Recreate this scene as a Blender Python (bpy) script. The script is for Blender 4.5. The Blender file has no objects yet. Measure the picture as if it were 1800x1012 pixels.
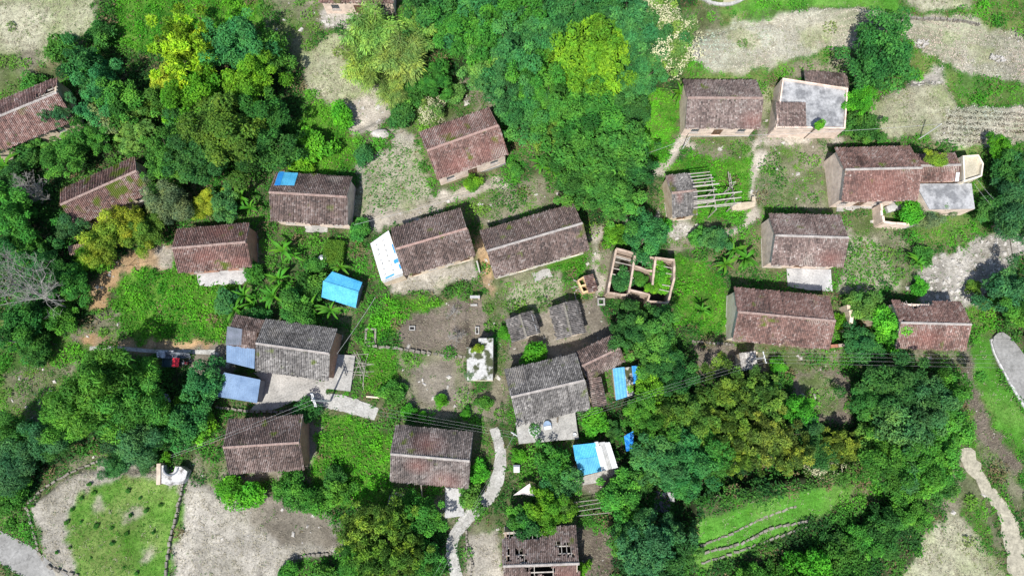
import bpy, math, random
import numpy as np
from mathutils import Vector, Matrix

# ------------------------------------------------------------------ camera, sky, sun, exposure
SC = bpy.context.scene
COL = SC.collection
CAM_H, CAM_Y, F_PX = 90.0, -19.0, 1200.0
TILT = math.atan(214.0 / 1200.0)
cam_data = bpy.data.cameras.new('camera')
cam_data.sensor_width = 36.0
cam_data.lens = 24.0
cam_data.clip_end = 4000.0
cam = bpy.data.objects.new('camera', cam_data)
cam.location = (0, CAM_Y, CAM_H)
cam.rotation_euler = (TILT, 0, 0)
COL.objects.link(cam)
SC.camera = cam

SUN_ELEV = math.radians(59)
SUN_AZ = math.radians(202)          # compass bearing of the sun, clockwise from +Y
world = bpy.data.worlds.new('World')
SC.world = world
world.use_nodes = True
wn = world.node_tree
bgn = wn.nodes['Background']
sky = wn.nodes.new('ShaderNodeTexSky')
sky.sky_type = 'NISHITA'
sky.sun_disc = False
sky.sun_elevation = SUN_ELEV
sky.sun_rotation = SUN_AZ
wn.links.new(sky.outputs[0], bgn.inputs[0])
bgn.inputs[1].default_value = 0.12
sun_data = bpy.data.lights.new('sun', 'SUN')
sun_data.energy = 4.9
sun_data.angle = math.radians(0.6)
sun_data.color = (1.0, 0.955, 0.88)
sun = bpy.data.objects.new('sun', sun_data)
sdir = Vector((math.sin(SUN_AZ) * math.cos(SUN_ELEV), math.cos(SUN_AZ) * math.cos(SUN_ELEV), math.sin(SUN_ELEV)))
sun.rotation_euler = sdir.to_track_quat('Z', 'Y').to_euler()
sun.location = sdir * 120
COL.objects.link(sun)
SC.view_settings.view_transform = 'Standard'
SC.view_settings.look = 'None'
SC.view_settings.exposure = 0.38
SC.view_settings.gamma = 1.0
SC.cycles.max_bounces = 6
SC.cycles.diffuse_bounces = 3
SC.cycles.transparent_max_bounces = 4

R = random.Random(7)
NR = np.random.default_rng(11)

# ------------------------------------------------------------------ noise and pixel helpers
def _hash(ix, iy, seed):
    h = np.sin(ix * 127.1 + iy * 311.7 + seed * 74.7) * 43758.5453
    return h - np.floor(h)

def vnoise(x, y, scale, seed=0):
    x = np.asarray(x, float) / scale; y = np.asarray(y, float) / scale
    ix, iy = np.floor(x), np.floor(y)
    fx, fy = x - ix, y - iy
    fx = fx * fx * (3 - 2 * fx); fy = fy * fy * (3 - 2 * fy)
    a = _hash(ix, iy, seed); b = _hash(ix + 1, iy, seed)
    c = _hash(ix, iy + 1, seed); d = _hash(ix + 1, iy + 1, seed)
    return (a * (1 - fx) + b * fx) * (1 - fy) + (c * (1 - fx) + d * fx) * fy

def fbm(x, y, scale, seed=0, octv=3):
    t, amp, tot = 0.0, 1.0, 0.0
    for o in range(octv):
        t = t + amp * vnoise(x, y, scale / (2 ** o), seed + o * 13)
        tot += amp; amp *= 0.5
    return t / tot

CT, ST = math.cos(TILT), math.sin(TILT)
def P(px, py, z=0.0):
    """photo pixel -> world point on the horizontal plane at height z"""
    dx, dy = (px - 900) / F_PX, (506 - py) / F_PX
    wy, wz = dy * CT + ST, dy * ST - CT
    t = (CAM_H - z) / (-wz)
    return (dx * t, CAM_Y + wy * t, z)

def sdf(poly, x, y):
    """signed distance (negative inside) of arrays x, y to polygon"""
    d2 = np.full(x.shape, 1e18); inside = np.zeros(x.shape, bool)
    n = len(poly)
    for i in range(n):
        ax, ay = poly[i]; bx, by = poly[(i + 1) % n]
        ex, ey = bx - ax, by - ay
        wx, wy = x - ax, y - ay
        t = np.clip((wx * ex + wy * ey) / (ex * ex + ey * ey + 1e-12), 0, 1)
        d2 = np.minimum(d2, (wx - ex * t) ** 2 + (wy - ey * t) ** 2)
        c = ((ay <= y) & (by > y)) | ((by <= y) & (ay > y))
        xi = ax + (y - ay) * ex / (ey if abs(ey) > 1e-9 else 1e-9)
        inside ^= c & (x < xi)
    d = np.sqrt(d2)
    return np.where(inside, -d, d)

# terraces: (pixel polygon, height, softness of the bank)
TERR = [
    ([(1205,75),(1300,40),(1490,22),(1580,38),(1700,45),(1900,80),(1900,165),(1700,145),(1640,115),(1590,88),(1500,95),(1400,108),(1290,135),(1205,125)], 1.3, 1.0),
    ([(1200,-80),(1900,-80),(1900,60),(1720,42),(1570,28),(1350,25),(1240,40)], 2.2, 0.9),
    ([(1530,180),(1600,145),(1660,140),(1690,185),(1900,185),(1900,255),(1740,268),(1640,252),(1560,250),(1525,215)], 0.7, 0.7),
    ([(48,890),(130,830),(322,830),(290,1080),(130,1080),(68,970)], 0.7, 0.3),
    ([(325,835),(380,870),(470,872),(560,882),(592,910),(592,970),(520,985),(485,1080),(293,1080)], 0.4, 0.3),
    ([(1215,930),(1390,862),(1490,860),(1490,820),(1215,870)], 1.4, 0.5),
    ([(1215,955),(1400,888),(1470,875),(1490,820),(1215,870)], 0.8, 0.4),
    ([(-60,-80),(190,-80),(180,60),(130,105),(60,135),(-60,155)], 1.6, 1.2),
    ([(640,615),(820,625),(820,500),(640,530)], 0.5, 0.3),
    ([(640,380),(860,325),(850,300),(740,180),(620,230)], 0.8, 0.6),
]
TERR_W = [([P(px, py, h)[:2] for px, py in pl], h, s) for pl, h, s in TERR]
def terrain(x, y):
    x = np.asarray(x, float); y = np.asarray(y, float)
    z = 1.6 * (fbm(x, y, 48, 3, 2) - 0.5)
    for pl, h, s in TERR_W:
        d = sdf(pl, x, y)
        t = np.clip(0.5 - d / (2 * s), 0, 1)
        z = z + h * t * t * (3 - 2 * t)
    return z
def tz(x, y):
    return float(terrain(np.array([x]), np.array([y]))[0])
def G(px, py, h=0.0):
    """photo pixel -> world point standing h above the terrain"""
    z = h
    for _ in range(4):
        p = P(px, py, z)
        z = tz(p[0], p[1]) + h
    return P(px, py, z)
def depth_at(p):
    return -((p[1] - CAM_Y) * -ST + (p[2] - CAM_H) * CT)

# ------------------------------------------------------------------ materials
MATS = {}
def newmat(name):
    m = bpy.data.materials.new(name); m.use_nodes = True
    nt = m.node_tree
    return m, nt, nt.nodes['Principled BSDF'], nt.links
def ramp_mix(nt, fac, a, b):
    n = nt.nodes.new('ShaderNodeMix'); n.data_type = 'RGBA'
    if fac is not None: nt.links.new(fac, n.inputs[0])
    n.inputs[6].default_value = (*a, 1) if a is not None else (0, 0, 0, 1)
    n.inputs[7].default_value = (*b, 1) if b is not None else (0, 0, 0, 1)
    return n
def noise(nt, scale, detail=4, vec=None, rough=0.6):
    n = nt.nodes.new('ShaderNodeTexNoise')
    n.inputs['Scale'].default_value = scale; n.inputs['Detail'].default_value = detail
    n.inputs['Roughness'].default_value = rough
    if vec is not None: nt.links.new(vec, n.inputs['Vector'])
    return n
def geo_pos(nt):
    return nt.nodes.new('ShaderNodeNewGeometry').outputs['Position']
def maprange(nt, sock, a, b, c, d):
    n = nt.nodes.new('ShaderNodeMapRange')
    nt.links.new(sock, n.inputs[0])
    for i, v in enumerate((a, b, c, d)): n.inputs[1 + i].default_value = v
    return n.outputs[0]
def mul_color(nt, col, fac):
    n = nt.nodes.new('ShaderNodeVectorMath'); n.operation = 'SCALE'
    nt.links.new(col, n.inputs[0]); nt.links.new(fac, n.inputs[3])
    return n.outputs[0]
def bump(nt, bs, height, strength, dist=0.05):
    b = nt.nodes.new('ShaderNodeBump')
    b.inputs['Strength'].default_value = strength; b.inputs['Distance'].default_value = dist
    nt.links.new(height, b.inputs['Height']); nt.links.new(b.outputs[0], bs.inputs['Normal'])

def mat_noise(name, c1, c2, scale=1.5, rough=0.85, fine=9.0, fine_amt=0.25, bmp=0.3, spec=0.2, lo=0.35, hi=0.65, metal=0.0, crack=0.0):
    if name in MATS: return MATS[name]
    m, nt, bs, L = newmat(name)
    pos = geo_pos(nt)
    n1 = noise(nt, scale, 5, pos)
    mx = ramp_mix(nt, maprange(nt, n1.outputs[0], lo, hi, 0, 1), c1, c2)
    n2 = noise(nt, fine, 4, pos)
    col = mul_color(nt, mx.outputs[2], maprange(nt, n2.outputs[0], 0.3, 0.7, 1 - fine_amt, 1 + fine_amt))
    if crack:
        vo = nt.nodes.new('ShaderNodeTexVoronoi'); vo.feature = 'DISTANCE_TO_EDGE'; vo.inputs['Scale'].default_value = crack
        wv = nt.nodes.new('ShaderNodeVectorMath'); wv.operation = 'MULTIPLY_ADD'
        L.new(noise(nt, 1.7, 3, pos).outputs['Color'], wv.inputs[0]); wv.inputs[1].default_value = (1.8, 1.8, 1.8); L.new(pos, wv.inputs[2])
        L.new(wv.outputs[0], vo.inputs['Vector'])
        col = mul_color(nt, col, maprange(nt, vo.outputs['Distance'], 0.0, 0.022, .68, 1.0))
    L.new(col, bs.inputs['Base Color'])
    bs.inputs['Roughness'].default_value = rough
    bs.inputs['Specular IOR Level'].default_value = spec
    bs.inputs['Metallic'].default_value = metal
    if bmp: bump(nt, bs, n2.outputs[0], bmp, 0.04)
    MATS[name] = m
    return m

def mat_attr(name, rough=0.85, fine=6.0, lo=0.7, hi=1.3, bmp=0.4, spec=0.15, attr='Col', dist=0.06, fine2=None):
    m, nt, bs, L = newmat(name)
    pos = geo_pos(nt)
    a = nt.nodes.new('ShaderNodeAttribute'); a.attribute_name = attr
    n2 = noise(nt, fine, 5, pos, 0.7)
    col = mul_color(nt, a.outputs['Color'], maprange(nt, n2.outputs[0], 0.32, 0.68, lo, hi))
    if fine2:
        n3 = noise(nt, fine2, 3, pos, 0.7)
        col = mul_color(nt, col, maprange(nt, n3.outputs[0], 0.3, 0.7, 0.8, 1.2))
    L.new(col, bs.inputs['Base Color'])
    bs.inputs['Roughness'].default_value = rough
    bs.inputs['Specular IOR Level'].default_value = spec
    if bmp: bump(nt, bs, n2.outputs[0], bmp, dist)
    MATS[name] = m
    return m

def mat_leaf(name, use_object_color=True):
    """leaf tint = object colour (or vertex colour) varied leaf by leaf"""
    m, nt, bs, L = newmat(name)
    if use_object_color:
        oi = nt.nodes.new('ShaderNodeObjectInfo')
        a = nt.nodes.new('ShaderNodeAttribute'); a.attribute_name = 'v'
        col = mul_color(nt, oi.outputs['Color'], maprange(nt, a.outputs['Fac'], 0, 1, 0.45, 1.6))
        warm = nt.nodes.new('ShaderNodeMix'); warm.data_type = 'RGBA'; warm.blend_type = 'MULTIPLY'
        L.new(maprange(nt, a.outputs['Fac'], 0.45, 1, 0, 1), warm.inputs[0])
        L.new(col, warm.inputs[6]); warm.inputs[7].default_value = (1.35, 1.08, 0.8, 1)
        col = warm.outputs[2]
        hn = noise(nt, .45, 3, geo_pos(nt))
        hue = nt.nodes.new('ShaderNodeMix'); hue.data_type = 'RGBA'
        L.new(maprange(nt, hn.outputs[0], .35, .65, 0, 1), hue.inputs[0]); hue.inputs[6].default_value = (.86, .99, .98, 1); hue.inputs[7].default_value = (1.3, 1.04, .85, 1)
        hm = nt.nodes.new('ShaderNodeMix'); hm.data_type = 'RGBA'; hm.blend_type = 'MULTIPLY'; hm.inputs[0].default_value = 1
        L.new(col, hm.inputs[6]); L.new(hue.outputs[2], hm.inputs[7]); col = hm.outputs[2]
    else:
        a = nt.nodes.new('ShaderNodeAttribute'); a.attribute_name = 'Col'
        col = a.outputs['Color']
    L.new(col, bs.inputs['Base Color'])
    bs.inputs['Roughness'].default_value = 0.6
    bs.inputs['Specular IOR Level'].default_value = 0.14
    tr = nt.nodes.new('ShaderNodeBsdfTranslucent')
    L.new(col, tr.inputs[0])
    mx = nt.nodes.new('ShaderNodeMixShader'); mx.inputs[0].default_value = 0.22
    out = nt.nodes['Material Output']
    L.new(bs.outputs[0], mx.inputs[1]); L.new(tr.outputs[0], mx.inputs[2])
    L.new(mx.outputs[0], out.inputs[0])
    MATS[name] = m
    return m

def mat_brick(name, c1, c2, mortar):
    m, nt, bs, L = newmat(name)
    tc = nt.nodes.new('ShaderNodeTexCoord')
    sp = nt.nodes.new('ShaderNodeSeparateXYZ'); L.new(tc.outputs['Object'], sp.inputs[0])
    ad = nt.nodes.new('ShaderNodeMath'); L.new(sp.outputs[0], ad.inputs[0]); L.new(sp.outputs[1], ad.inputs[1])
    cb = nt.nodes.new('ShaderNodeCombineXYZ'); L.new(ad.outputs[0], cb.inputs[0]); L.new(sp.outputs[2], cb.inputs[1])
    br = nt.nodes.new('ShaderNodeTexBrick'); L.new(cb.outputs[0], br.inputs['Vector'])
    br.inputs['Color1'].default_value = (*c1, 1); br.inputs['Color2'].default_value = (*c2, 1); br.inputs['Mortar'].default_value = (*mortar, 1)
    br.inputs['Scale'].default_value = 1.0; br.inputs['Brick Width'].default_value = 0.25; br.inputs['Row Height'].default_value = 0.075
    br.inputs['Mortar Size'].default_value = 0.008
    n = noise(nt, 1.2, 5, geo_pos(nt))
    col = mul_color(nt, br.outputs[0], maprange(nt, n.outputs[0], 0.3, 0.7, 0.72, 1.2))
    L.new(col, bs.inputs['Base Color']); bs.inputs['Roughness'].default_value = 0.9
    bump(nt, bs, br.outputs['Fac'], -0.4, 0.02)
    MATS[name] = m
    return m

M_GROUND = mat_attr('ground_soil', 0.95, 5.0, 0.62, 1.34, 0.8, 0.05, dist=0.12, fine2=1.4)
M_TILE = mat_attr('roof_tile_clay', 0.9, 9.0, 0.8, 1.2, 0.2, 0.12, dist=0.02)
M_LEAF = mat_leaf('tree_leaf')
M_WEED = mat_leaf('weed_leaf', False)
M_STRAW = mat_attr('dry_straw', 0.9, 9, 0.85, 1.15, 0.0)
M_BARK = mat_noise('bark', (.10,.08,.06), (.17,.145,.115), 2.5, fine=14, bmp=0.6)
M_DEAD = mat_noise('dead_wood', (.24,.23,.21), (.35,.335,.31), 2.0, fine=12)
M_BEAM = mat_noise('weathered_timber', (.30,.27,.24), (.46,.43,.39), 2.5, fine=16, fine_amt=.2)
M_CONC = mat_noise('old_concrete', (.24,.237,.225), (.41,.40,.38), 0.55, fine=5, fine_amt=.25, lo=.3, hi=.68, crack=.45)
M_CONC_LIGHT = mat_noise('pale_concrete', (.33,.33,.335), (.47,.47,.47), 0.6, fine=5, fine_amt=.2, crack=.4)
M_CONC_ROOF = mat_noise('roof_concrete', (.18,.185,.195), (.37,.375,.385), 0.6, fine=4, fine_amt=.2, lo=.40, hi=.56)
M_CONC_MOSS = mat_noise('mossy_concrete', (.06,.07,.035), (.42,.42,.41), 0.75, fine=4, fine_amt=.25, lo=.46, hi=.54)
M_PATH = mat_noise('path_cement', (.28,.275,.255), (.43,.425,.405), 0.6, fine=4.5, fine_amt=.28, crack=.35)
M_ROAD = mat_noise('road_cement', (.20,.198,.19), (.28,.278,.27), 0.5, fine=3, fine_amt=.2, crack=.25)
M_WHITE = mat_noise('white_sheet', (.54,.57,.59), (.64,.66,.67), 0.8, rough=.5, fine=6, fine_amt=.06, bmp=.05)
M_WHITEPLASTER = mat_noise('white_lime', (.17,.165,.16), (.50,.50,.50), 1.6, fine=6, fine_amt=.15, lo=.36, hi=.52)
M_MUD = mat_noise('mud_wall', (.52,.41,.30), (.70,.59,.46), 0.9, fine=8, fine_amt=.2)
M_CREAM = mat_noise('cream_plaster', (.62,.55,.44), (.78,.72,.60), 0.8, fine=8, fine_amt=.14)
M_PINK = mat_brick('pale_brick', (.68,.50,.40), (.76,.61,.52), (.68,.62,.56))
M_RED = mat_brick('red_brick', (.34,.14,.085), (.44,.20,.12), (.42,.34,.28))
M_ADOBE = mat_brick('adobe_brick', (.50,.36,.26), (.58,.42,.31), (.50,.42,.34))
M_BLUE = mat_noise('blue_sheet', (.05,.31,.55), (.095,.43,.69), 0.9, rough=.5, fine=5, fine_amt=.2, bmp=.2, spec=.35, lo=.3, hi=.58)
M_BLUETARP = mat_noise('blue_tarp', (.02,.22,.62), (.04,.30,.72), 1.6, rough=.5, fine=6, fine_amt=.15, bmp=.5, spec=.4)
M_STEEL = mat_noise('blue_grey_steel', (.13,.205,.33), (.20,.295,.44), 0.7, rough=.5, fine=6, fine_amt=.12, bmp=.05, spec=.5)
M_STEELDARK = mat_noise('dull_grey_steel', (.12,.14,.17), (.18,.20,.25), 0.9, rough=.6, fine=6, fine_amt=.12, bmp=.05)
M_ASBESTOS = mat_noise('grey_cement_sheet', (.34,.345,.34), (.46,.465,.46), 1.2, fine=8, fine_amt=.15)
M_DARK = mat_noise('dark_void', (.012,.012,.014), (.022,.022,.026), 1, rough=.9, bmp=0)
M_WOOD = mat_noise('door_wood', (.12,.07,.045), (.19,.12,.08), 3, fine=14)
M_GLASS = mat_noise('dusty_window_glass', (.03,.04,.05), (.06,.075,.09), 2, rough=.2, spec=.6, bmp=0)
M_IRON = mat_noise('painted_iron', (.20,.21,.22), (.30,.31,.32), 3, rough=.5)
M_REDPAINT = mat_noise('red_paint', (.62,.015,.035), (.70,.02,.045), 3, rough=.35, fine_amt=.06, bmp=0, spec=.5)
M_RUBBER = mat_noise('black_rubber', (.02,.02,.02), (.035,.035,.035), 5, rough=.8)
M_TRUCKBED = mat_noise('dark_green_bed', (.035,.07,.08), (.05,.09,.10), 3, rough=.6)
M_WATERDARK = mat_noise('black_pond_liner', (.008,.012,.018), (.015,.02,.028), .5, rough=.15, spec=.5, bmp=.05)
M_STONE = mat_noise('field_stone', (.30,.285,.26), (.50,.48,.45), 1.2, fine=7, fine_amt=.25, bmp=.5)
M_EDGE = mat_noise('edging_stone', (.13,.12,.10), (.27,.25,.22), 1.5, fine=7, fine_amt=.3, bmp=.5)
M_BANANA = mat_leaf('banana_leaf')
M_CLOTH = mat_noise('pink_grey_cloth', (.58,.52,.50), (.68,.62,.60), 1, rough=.8, fine_amt=.08, bmp=.1)
M_CABLE = mat_noise('grey_cable', (.30,.31,.31), (.38,.39,.39), 1, rough=.6, bmp=0)
M_POLE = mat_noise('pole_concrete', (.55,.55,.54), (.66,.66,.65), 2, fine=10, fine_amt=.1)
M_RIDGE = mat_noise('ridge_mortar', (.27,.245,.23), (.40,.37,.345), 1.6, fine=9)
M_LINER = mat_noise('blue_liner_tub', (.10,.36,.66), (.14,.42,.72), 1.5, rough=.5)

# ------------------------------------------------------------------ mesh helpers
def link(o, parent=None):
    COL.objects.link(o)
    if parent is not None: o.parent = parent
    return o
def tag(o, label=None, category=None, group=None, kind=None):
    if label: o['label'] = label
    if category: o['category'] = category
    if group: o['group'] = group
    if kind: o['kind'] = kind
    return o
def empty(name, loc, rz=0.0, label=None, category=None, group=None, scale=None):
    o = bpy.data.objects.new(name, None)
    o.empty_display_size = 0.5
    o.location = loc; o.rotation_euler = (0, 0, rz)
    if scale: o.scale = (scale, scale, scale)
    COL.objects.link(o)
    return tag(o, label, category, group)

def mesh_np(name, v, f, mats, col=None, vattr=None, smooth=False, mat_idx=None):
    v = np.asarray(v, np.float32); f = np.asarray(f, np.int32)
    me = bpy.data.meshes.new(name)
    n, k = f.shape
    me.vertices.add(len(v)); me.vertices.foreach_set('co', v.ravel())
    me.loops.add(n * k); me.loops.foreach_set('vertex_index', f.ravel())
    me.polygons.add(n); me.polygons.foreach_set('loop_start', np.arange(0, n * k, k, dtype=np.int32))
    me.polygons.foreach_set('use_smooth', np.full(n, smooth))
    if mat_idx is not None: me.polygons.foreach_set('material_index', np.asarray(mat_idx, np.int32))
    if col is not None:
        a = me.attributes.new('Col', 'FLOAT_COLOR', 'POINT')
        c = np.ones((len(v), 4), np.float32); c[:, :3] = col
        a.data.foreach_set('color', c.ravel())
    if vattr is not None:
        a = me.attributes.new('v', 'FLOAT', 'POINT')
        a.data.foreach_set('value', np.asarray(vattr, np.float32))
    for m in (mats if isinstance(mats, (list, tuple)) else [mats]): me.materials.append(m)
    me.update(); me.validate()
    return me

class MB:
    def __init__(self): self.v = []; self.f = []
    def box(self, c, s, rz=0.0, rx=0.0, ry=0.0, taper=1.0):
        M = Matrix.Translation(c) @ Matrix.Rotation(rz, 4, 'Z') @ Matrix.Rotation(ry, 4, 'Y') @ Matrix.Rotation(rx, 4, 'X')
        b = len(self.v)
        for z in (-.5, .5):
            k = taper if z > 0 else 1.0
            for x, y in ((-.5, -.5), (.5, -.5), (.5, .5), (-.5, .5)):
                self.v.append(tuple(M @ Vector((x * s[0] * k, y * s[1] * k, z * s[2]))))
        for q in ((3, 2, 1, 0), (4, 5, 6, 7), (0, 1, 5, 4), (1, 2, 6, 5), (2, 3, 7, 6), (3, 0, 4, 7)):
            self.f.append(tuple(b + i for i in q))
        return self
    def beam(self, p0, p1, w, h=None):
        """square timber between two points"""
        h = h or w
        p0, p1 = Vector(p0), Vector(p1); d = p1 - p0
        q = d.to_track_quat('X', 'Z').to_matrix().to_4x4()
        M = Matrix.Translation((p0 + p1) / 2) @ q
        b = len(self.v); l = d.length
        for z in (-.5, .5):
            for x, y in ((-.5, -.5), (.5, -.5), (.5, .5), (-.5, .5)):
                self.v.append(tuple(M @ Vector((x * l, y * w, z * h))))
        for q in ((3, 2, 1, 0), (4, 5, 6, 7), (0, 1, 5, 4), (1, 2, 6, 5), (2, 3, 7, 6), (3, 0, 4, 7)):
            self.f.append(tuple(b + i for i in q))
        return self
    def tube(self, pts, rad, n=6, cap=True):
        """tapered tube through points"""
        b0 = len(self.v); pts = [Vector(p) for p in pts]; m = len(pts)
        if not isinstance(rad, (list, tuple)): rad = [rad] * m
        up = Vector((0.31, 0.17, 0.93))
        for i, p in enumerate(pts):
            d = (pts[min(i + 1, m - 1)] - pts[max(i - 1, 0)]).normalized()
            s = d.cross(up)
            if s.length < .05: s = d.cross(Vector((1, 0, 0)))
            s.normalize(); t = d.cross(s)
            for k in range(n):
                a = 2 * math.pi * k / n
                self.v.append(tuple(p + (s * math.cos(a) + t * math.sin(a)) * rad[i]))
        for i in range(m - 1):
            for k in range(n):
                k2 = (k + 1) % n
                self.f.append((b0 + i * n + k, b0 + i * n + k2, b0 + (i + 1) * n + k2, b0 + (i + 1) * n + k))
        if cap:
            self.f.append(tuple(b0 + k for k in range(n)))
            self.f.append(tuple(b0 + (m - 1) * n + k for k in reversed(range(n))))
        return self
    def prism(self, poly, z0, z1):
        """polygon (x,y) counter-clockwise extruded from z0 to z1; z1 may be a list per vertex"""
        b = len(self.v); n = len(poly)
        top = z1 if isinstance(z1, (list, tuple)) else [z1] * n
        bot = z0 if isinstance(z0, (list, tuple)) else [z0] * n
        for (x, y), z in zip(poly, bot): self.v.append((x, y, z))
        for (x, y), z in zip(poly, top): self.v.append((x, y, z))
        self.f.append(tuple(b + i for i in reversed(range(n))))
        self.f.append(tuple(b + n + i for i in range(n)))
        for i in range(n):
            j = (i + 1) % n
            self.f.append((b + i, b + j, b + n + j, b + n + i))
        return self
    def lathe(self, prof, n=14, c=(0, 0, 0)):
        b = len(self.v)
        for r, z in prof:
            for k in range(n):
                a = 2 * math.pi * k / n
                self.v.append((c[0] + r * math.cos(a), c[1] + r * math.sin(a), c[2] + z))
        for i in range(len(prof) - 1):
            for k in range(n):
                k2 = (k + 1) % n
                self.f.append((b + i * n + k, b + i * n + k2, b + (i + 1) * n + k2, b + (i + 1) * n + k))
        return self
    def mesh(self, name, mat, smooth=False):
        me = bpy.data.meshes.new(name)
        me.from_pydata(self.v, [], self.f)
        if smooth: me.polygons.foreach_set('use_smooth', [True] * len(me.polygons))
        me.materials.append(mat)
        me.update()
        return me
    def build(self, name, mat, parent=None, smooth=False):
        o = bpy.data.objects.new(name, self.mesh(name, mat, smooth))
        return link(o, parent)

def ccw(poly):
    a = sum(poly[i][0] * poly[(i + 1) % len(poly)][1] - poly[(i + 1) % len(poly)][0] * poly[i][1] for i in range(len(poly)))
    return list(poly) if a > 0 else list(reversed(poly))

# ------------------------------------------------------------------ ground zones (what grows or lies where)
# type: (colour a, colour b, weeds per m2, weed colours, weed size, straw per m2, stones per m2)
LUSH_A, LUSH_B = (.03,.13,.02), (.095,.34,.03)
ZT = {
 'lush':   ((.06,.085,.035), (.13,.13,.07), 7.5, LUSH_A, LUSH_B, (.28,.6), 0.2, 0),
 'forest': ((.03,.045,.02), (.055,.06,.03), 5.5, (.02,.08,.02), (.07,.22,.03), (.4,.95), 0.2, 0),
 'bright': ((.06,.14,.02), (.08,.18,.025), 10.0, (.045,.21,.015), (.125,.44,.022), (.24,.62), 0, 0),
 'grass':  ((.065,.20,.025), (.11,.24,.045), 8.5, (.06,.25,.018), (.14,.42,.03), (.14,.28), 0.6, 0),
 'bank':   ((.06,.12,.03), (.12,.16,.05), 8.5, (.035,.19,.018), (.11,.40,.025), (.22,.45), 0.5, 0),
 'mixed':  ((.19,.175,.13), (.085,.12,.042), 8.0, (.05,.18,.025), (.15,.36,.04), (.16,.42), 2.2, .15),
 'soil':   ((.335,.315,.275), (.265,.25,.212), 0.5, (.08,.2,.03), (.16,.3,.05), (.12,.25), 4.0, .05),
 'pale':   ((.315,.305,.25), (.24,.25,.175), 2.6, (.09,.19,.03), (.18,.30,.06), (.12,.24), 4.0, .05),
 'brown':  ((.105,.088,.07), (.165,.14,.115), 1.2, (.05,.17,.025), (.12,.3,.04), (.14,.35), 7.0, .1),
 'dry':    ((.335,.33,.24), (.235,.265,.14), 2.8, (.10,.2,.04), (.22,.31,.08), (.14,.3), 6.0, 0),
 'rocky':  ((.235,.222,.198), (.345,.33,.30), 1.6, (.06,.17,.03), (.13,.3,.04), (.14,.3), 1.2, 3.2),
 'orange': ((.36,.24,.13), (.28,.21,.135), 0.4, (.05,.17,.025), (.12,.3,.04), (.14,.3), 0.8, .2),
 'cropgreen': ((.085,.19,.03), (.15,.22,.06), 10.0, (.05,.20,.02), (.13,.37,.03), (.18,.34), 0.6, 0),
 'crop':   ((.33,.31,.245), (.22,.24,.14), 6.5, (.05,.21,.02), (.13,.36,.035), (.16,.3), 1.0, 0),
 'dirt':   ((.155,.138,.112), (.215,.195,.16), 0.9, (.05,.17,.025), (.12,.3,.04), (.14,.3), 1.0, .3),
 'sand':   ((.38,.35,.30), (.31,.28,.235), 0.6, (.05,.17,.025), (.12,.3,.04), (.14,.3), 1.0, .4),
}
ZN = list(ZT)
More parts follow.
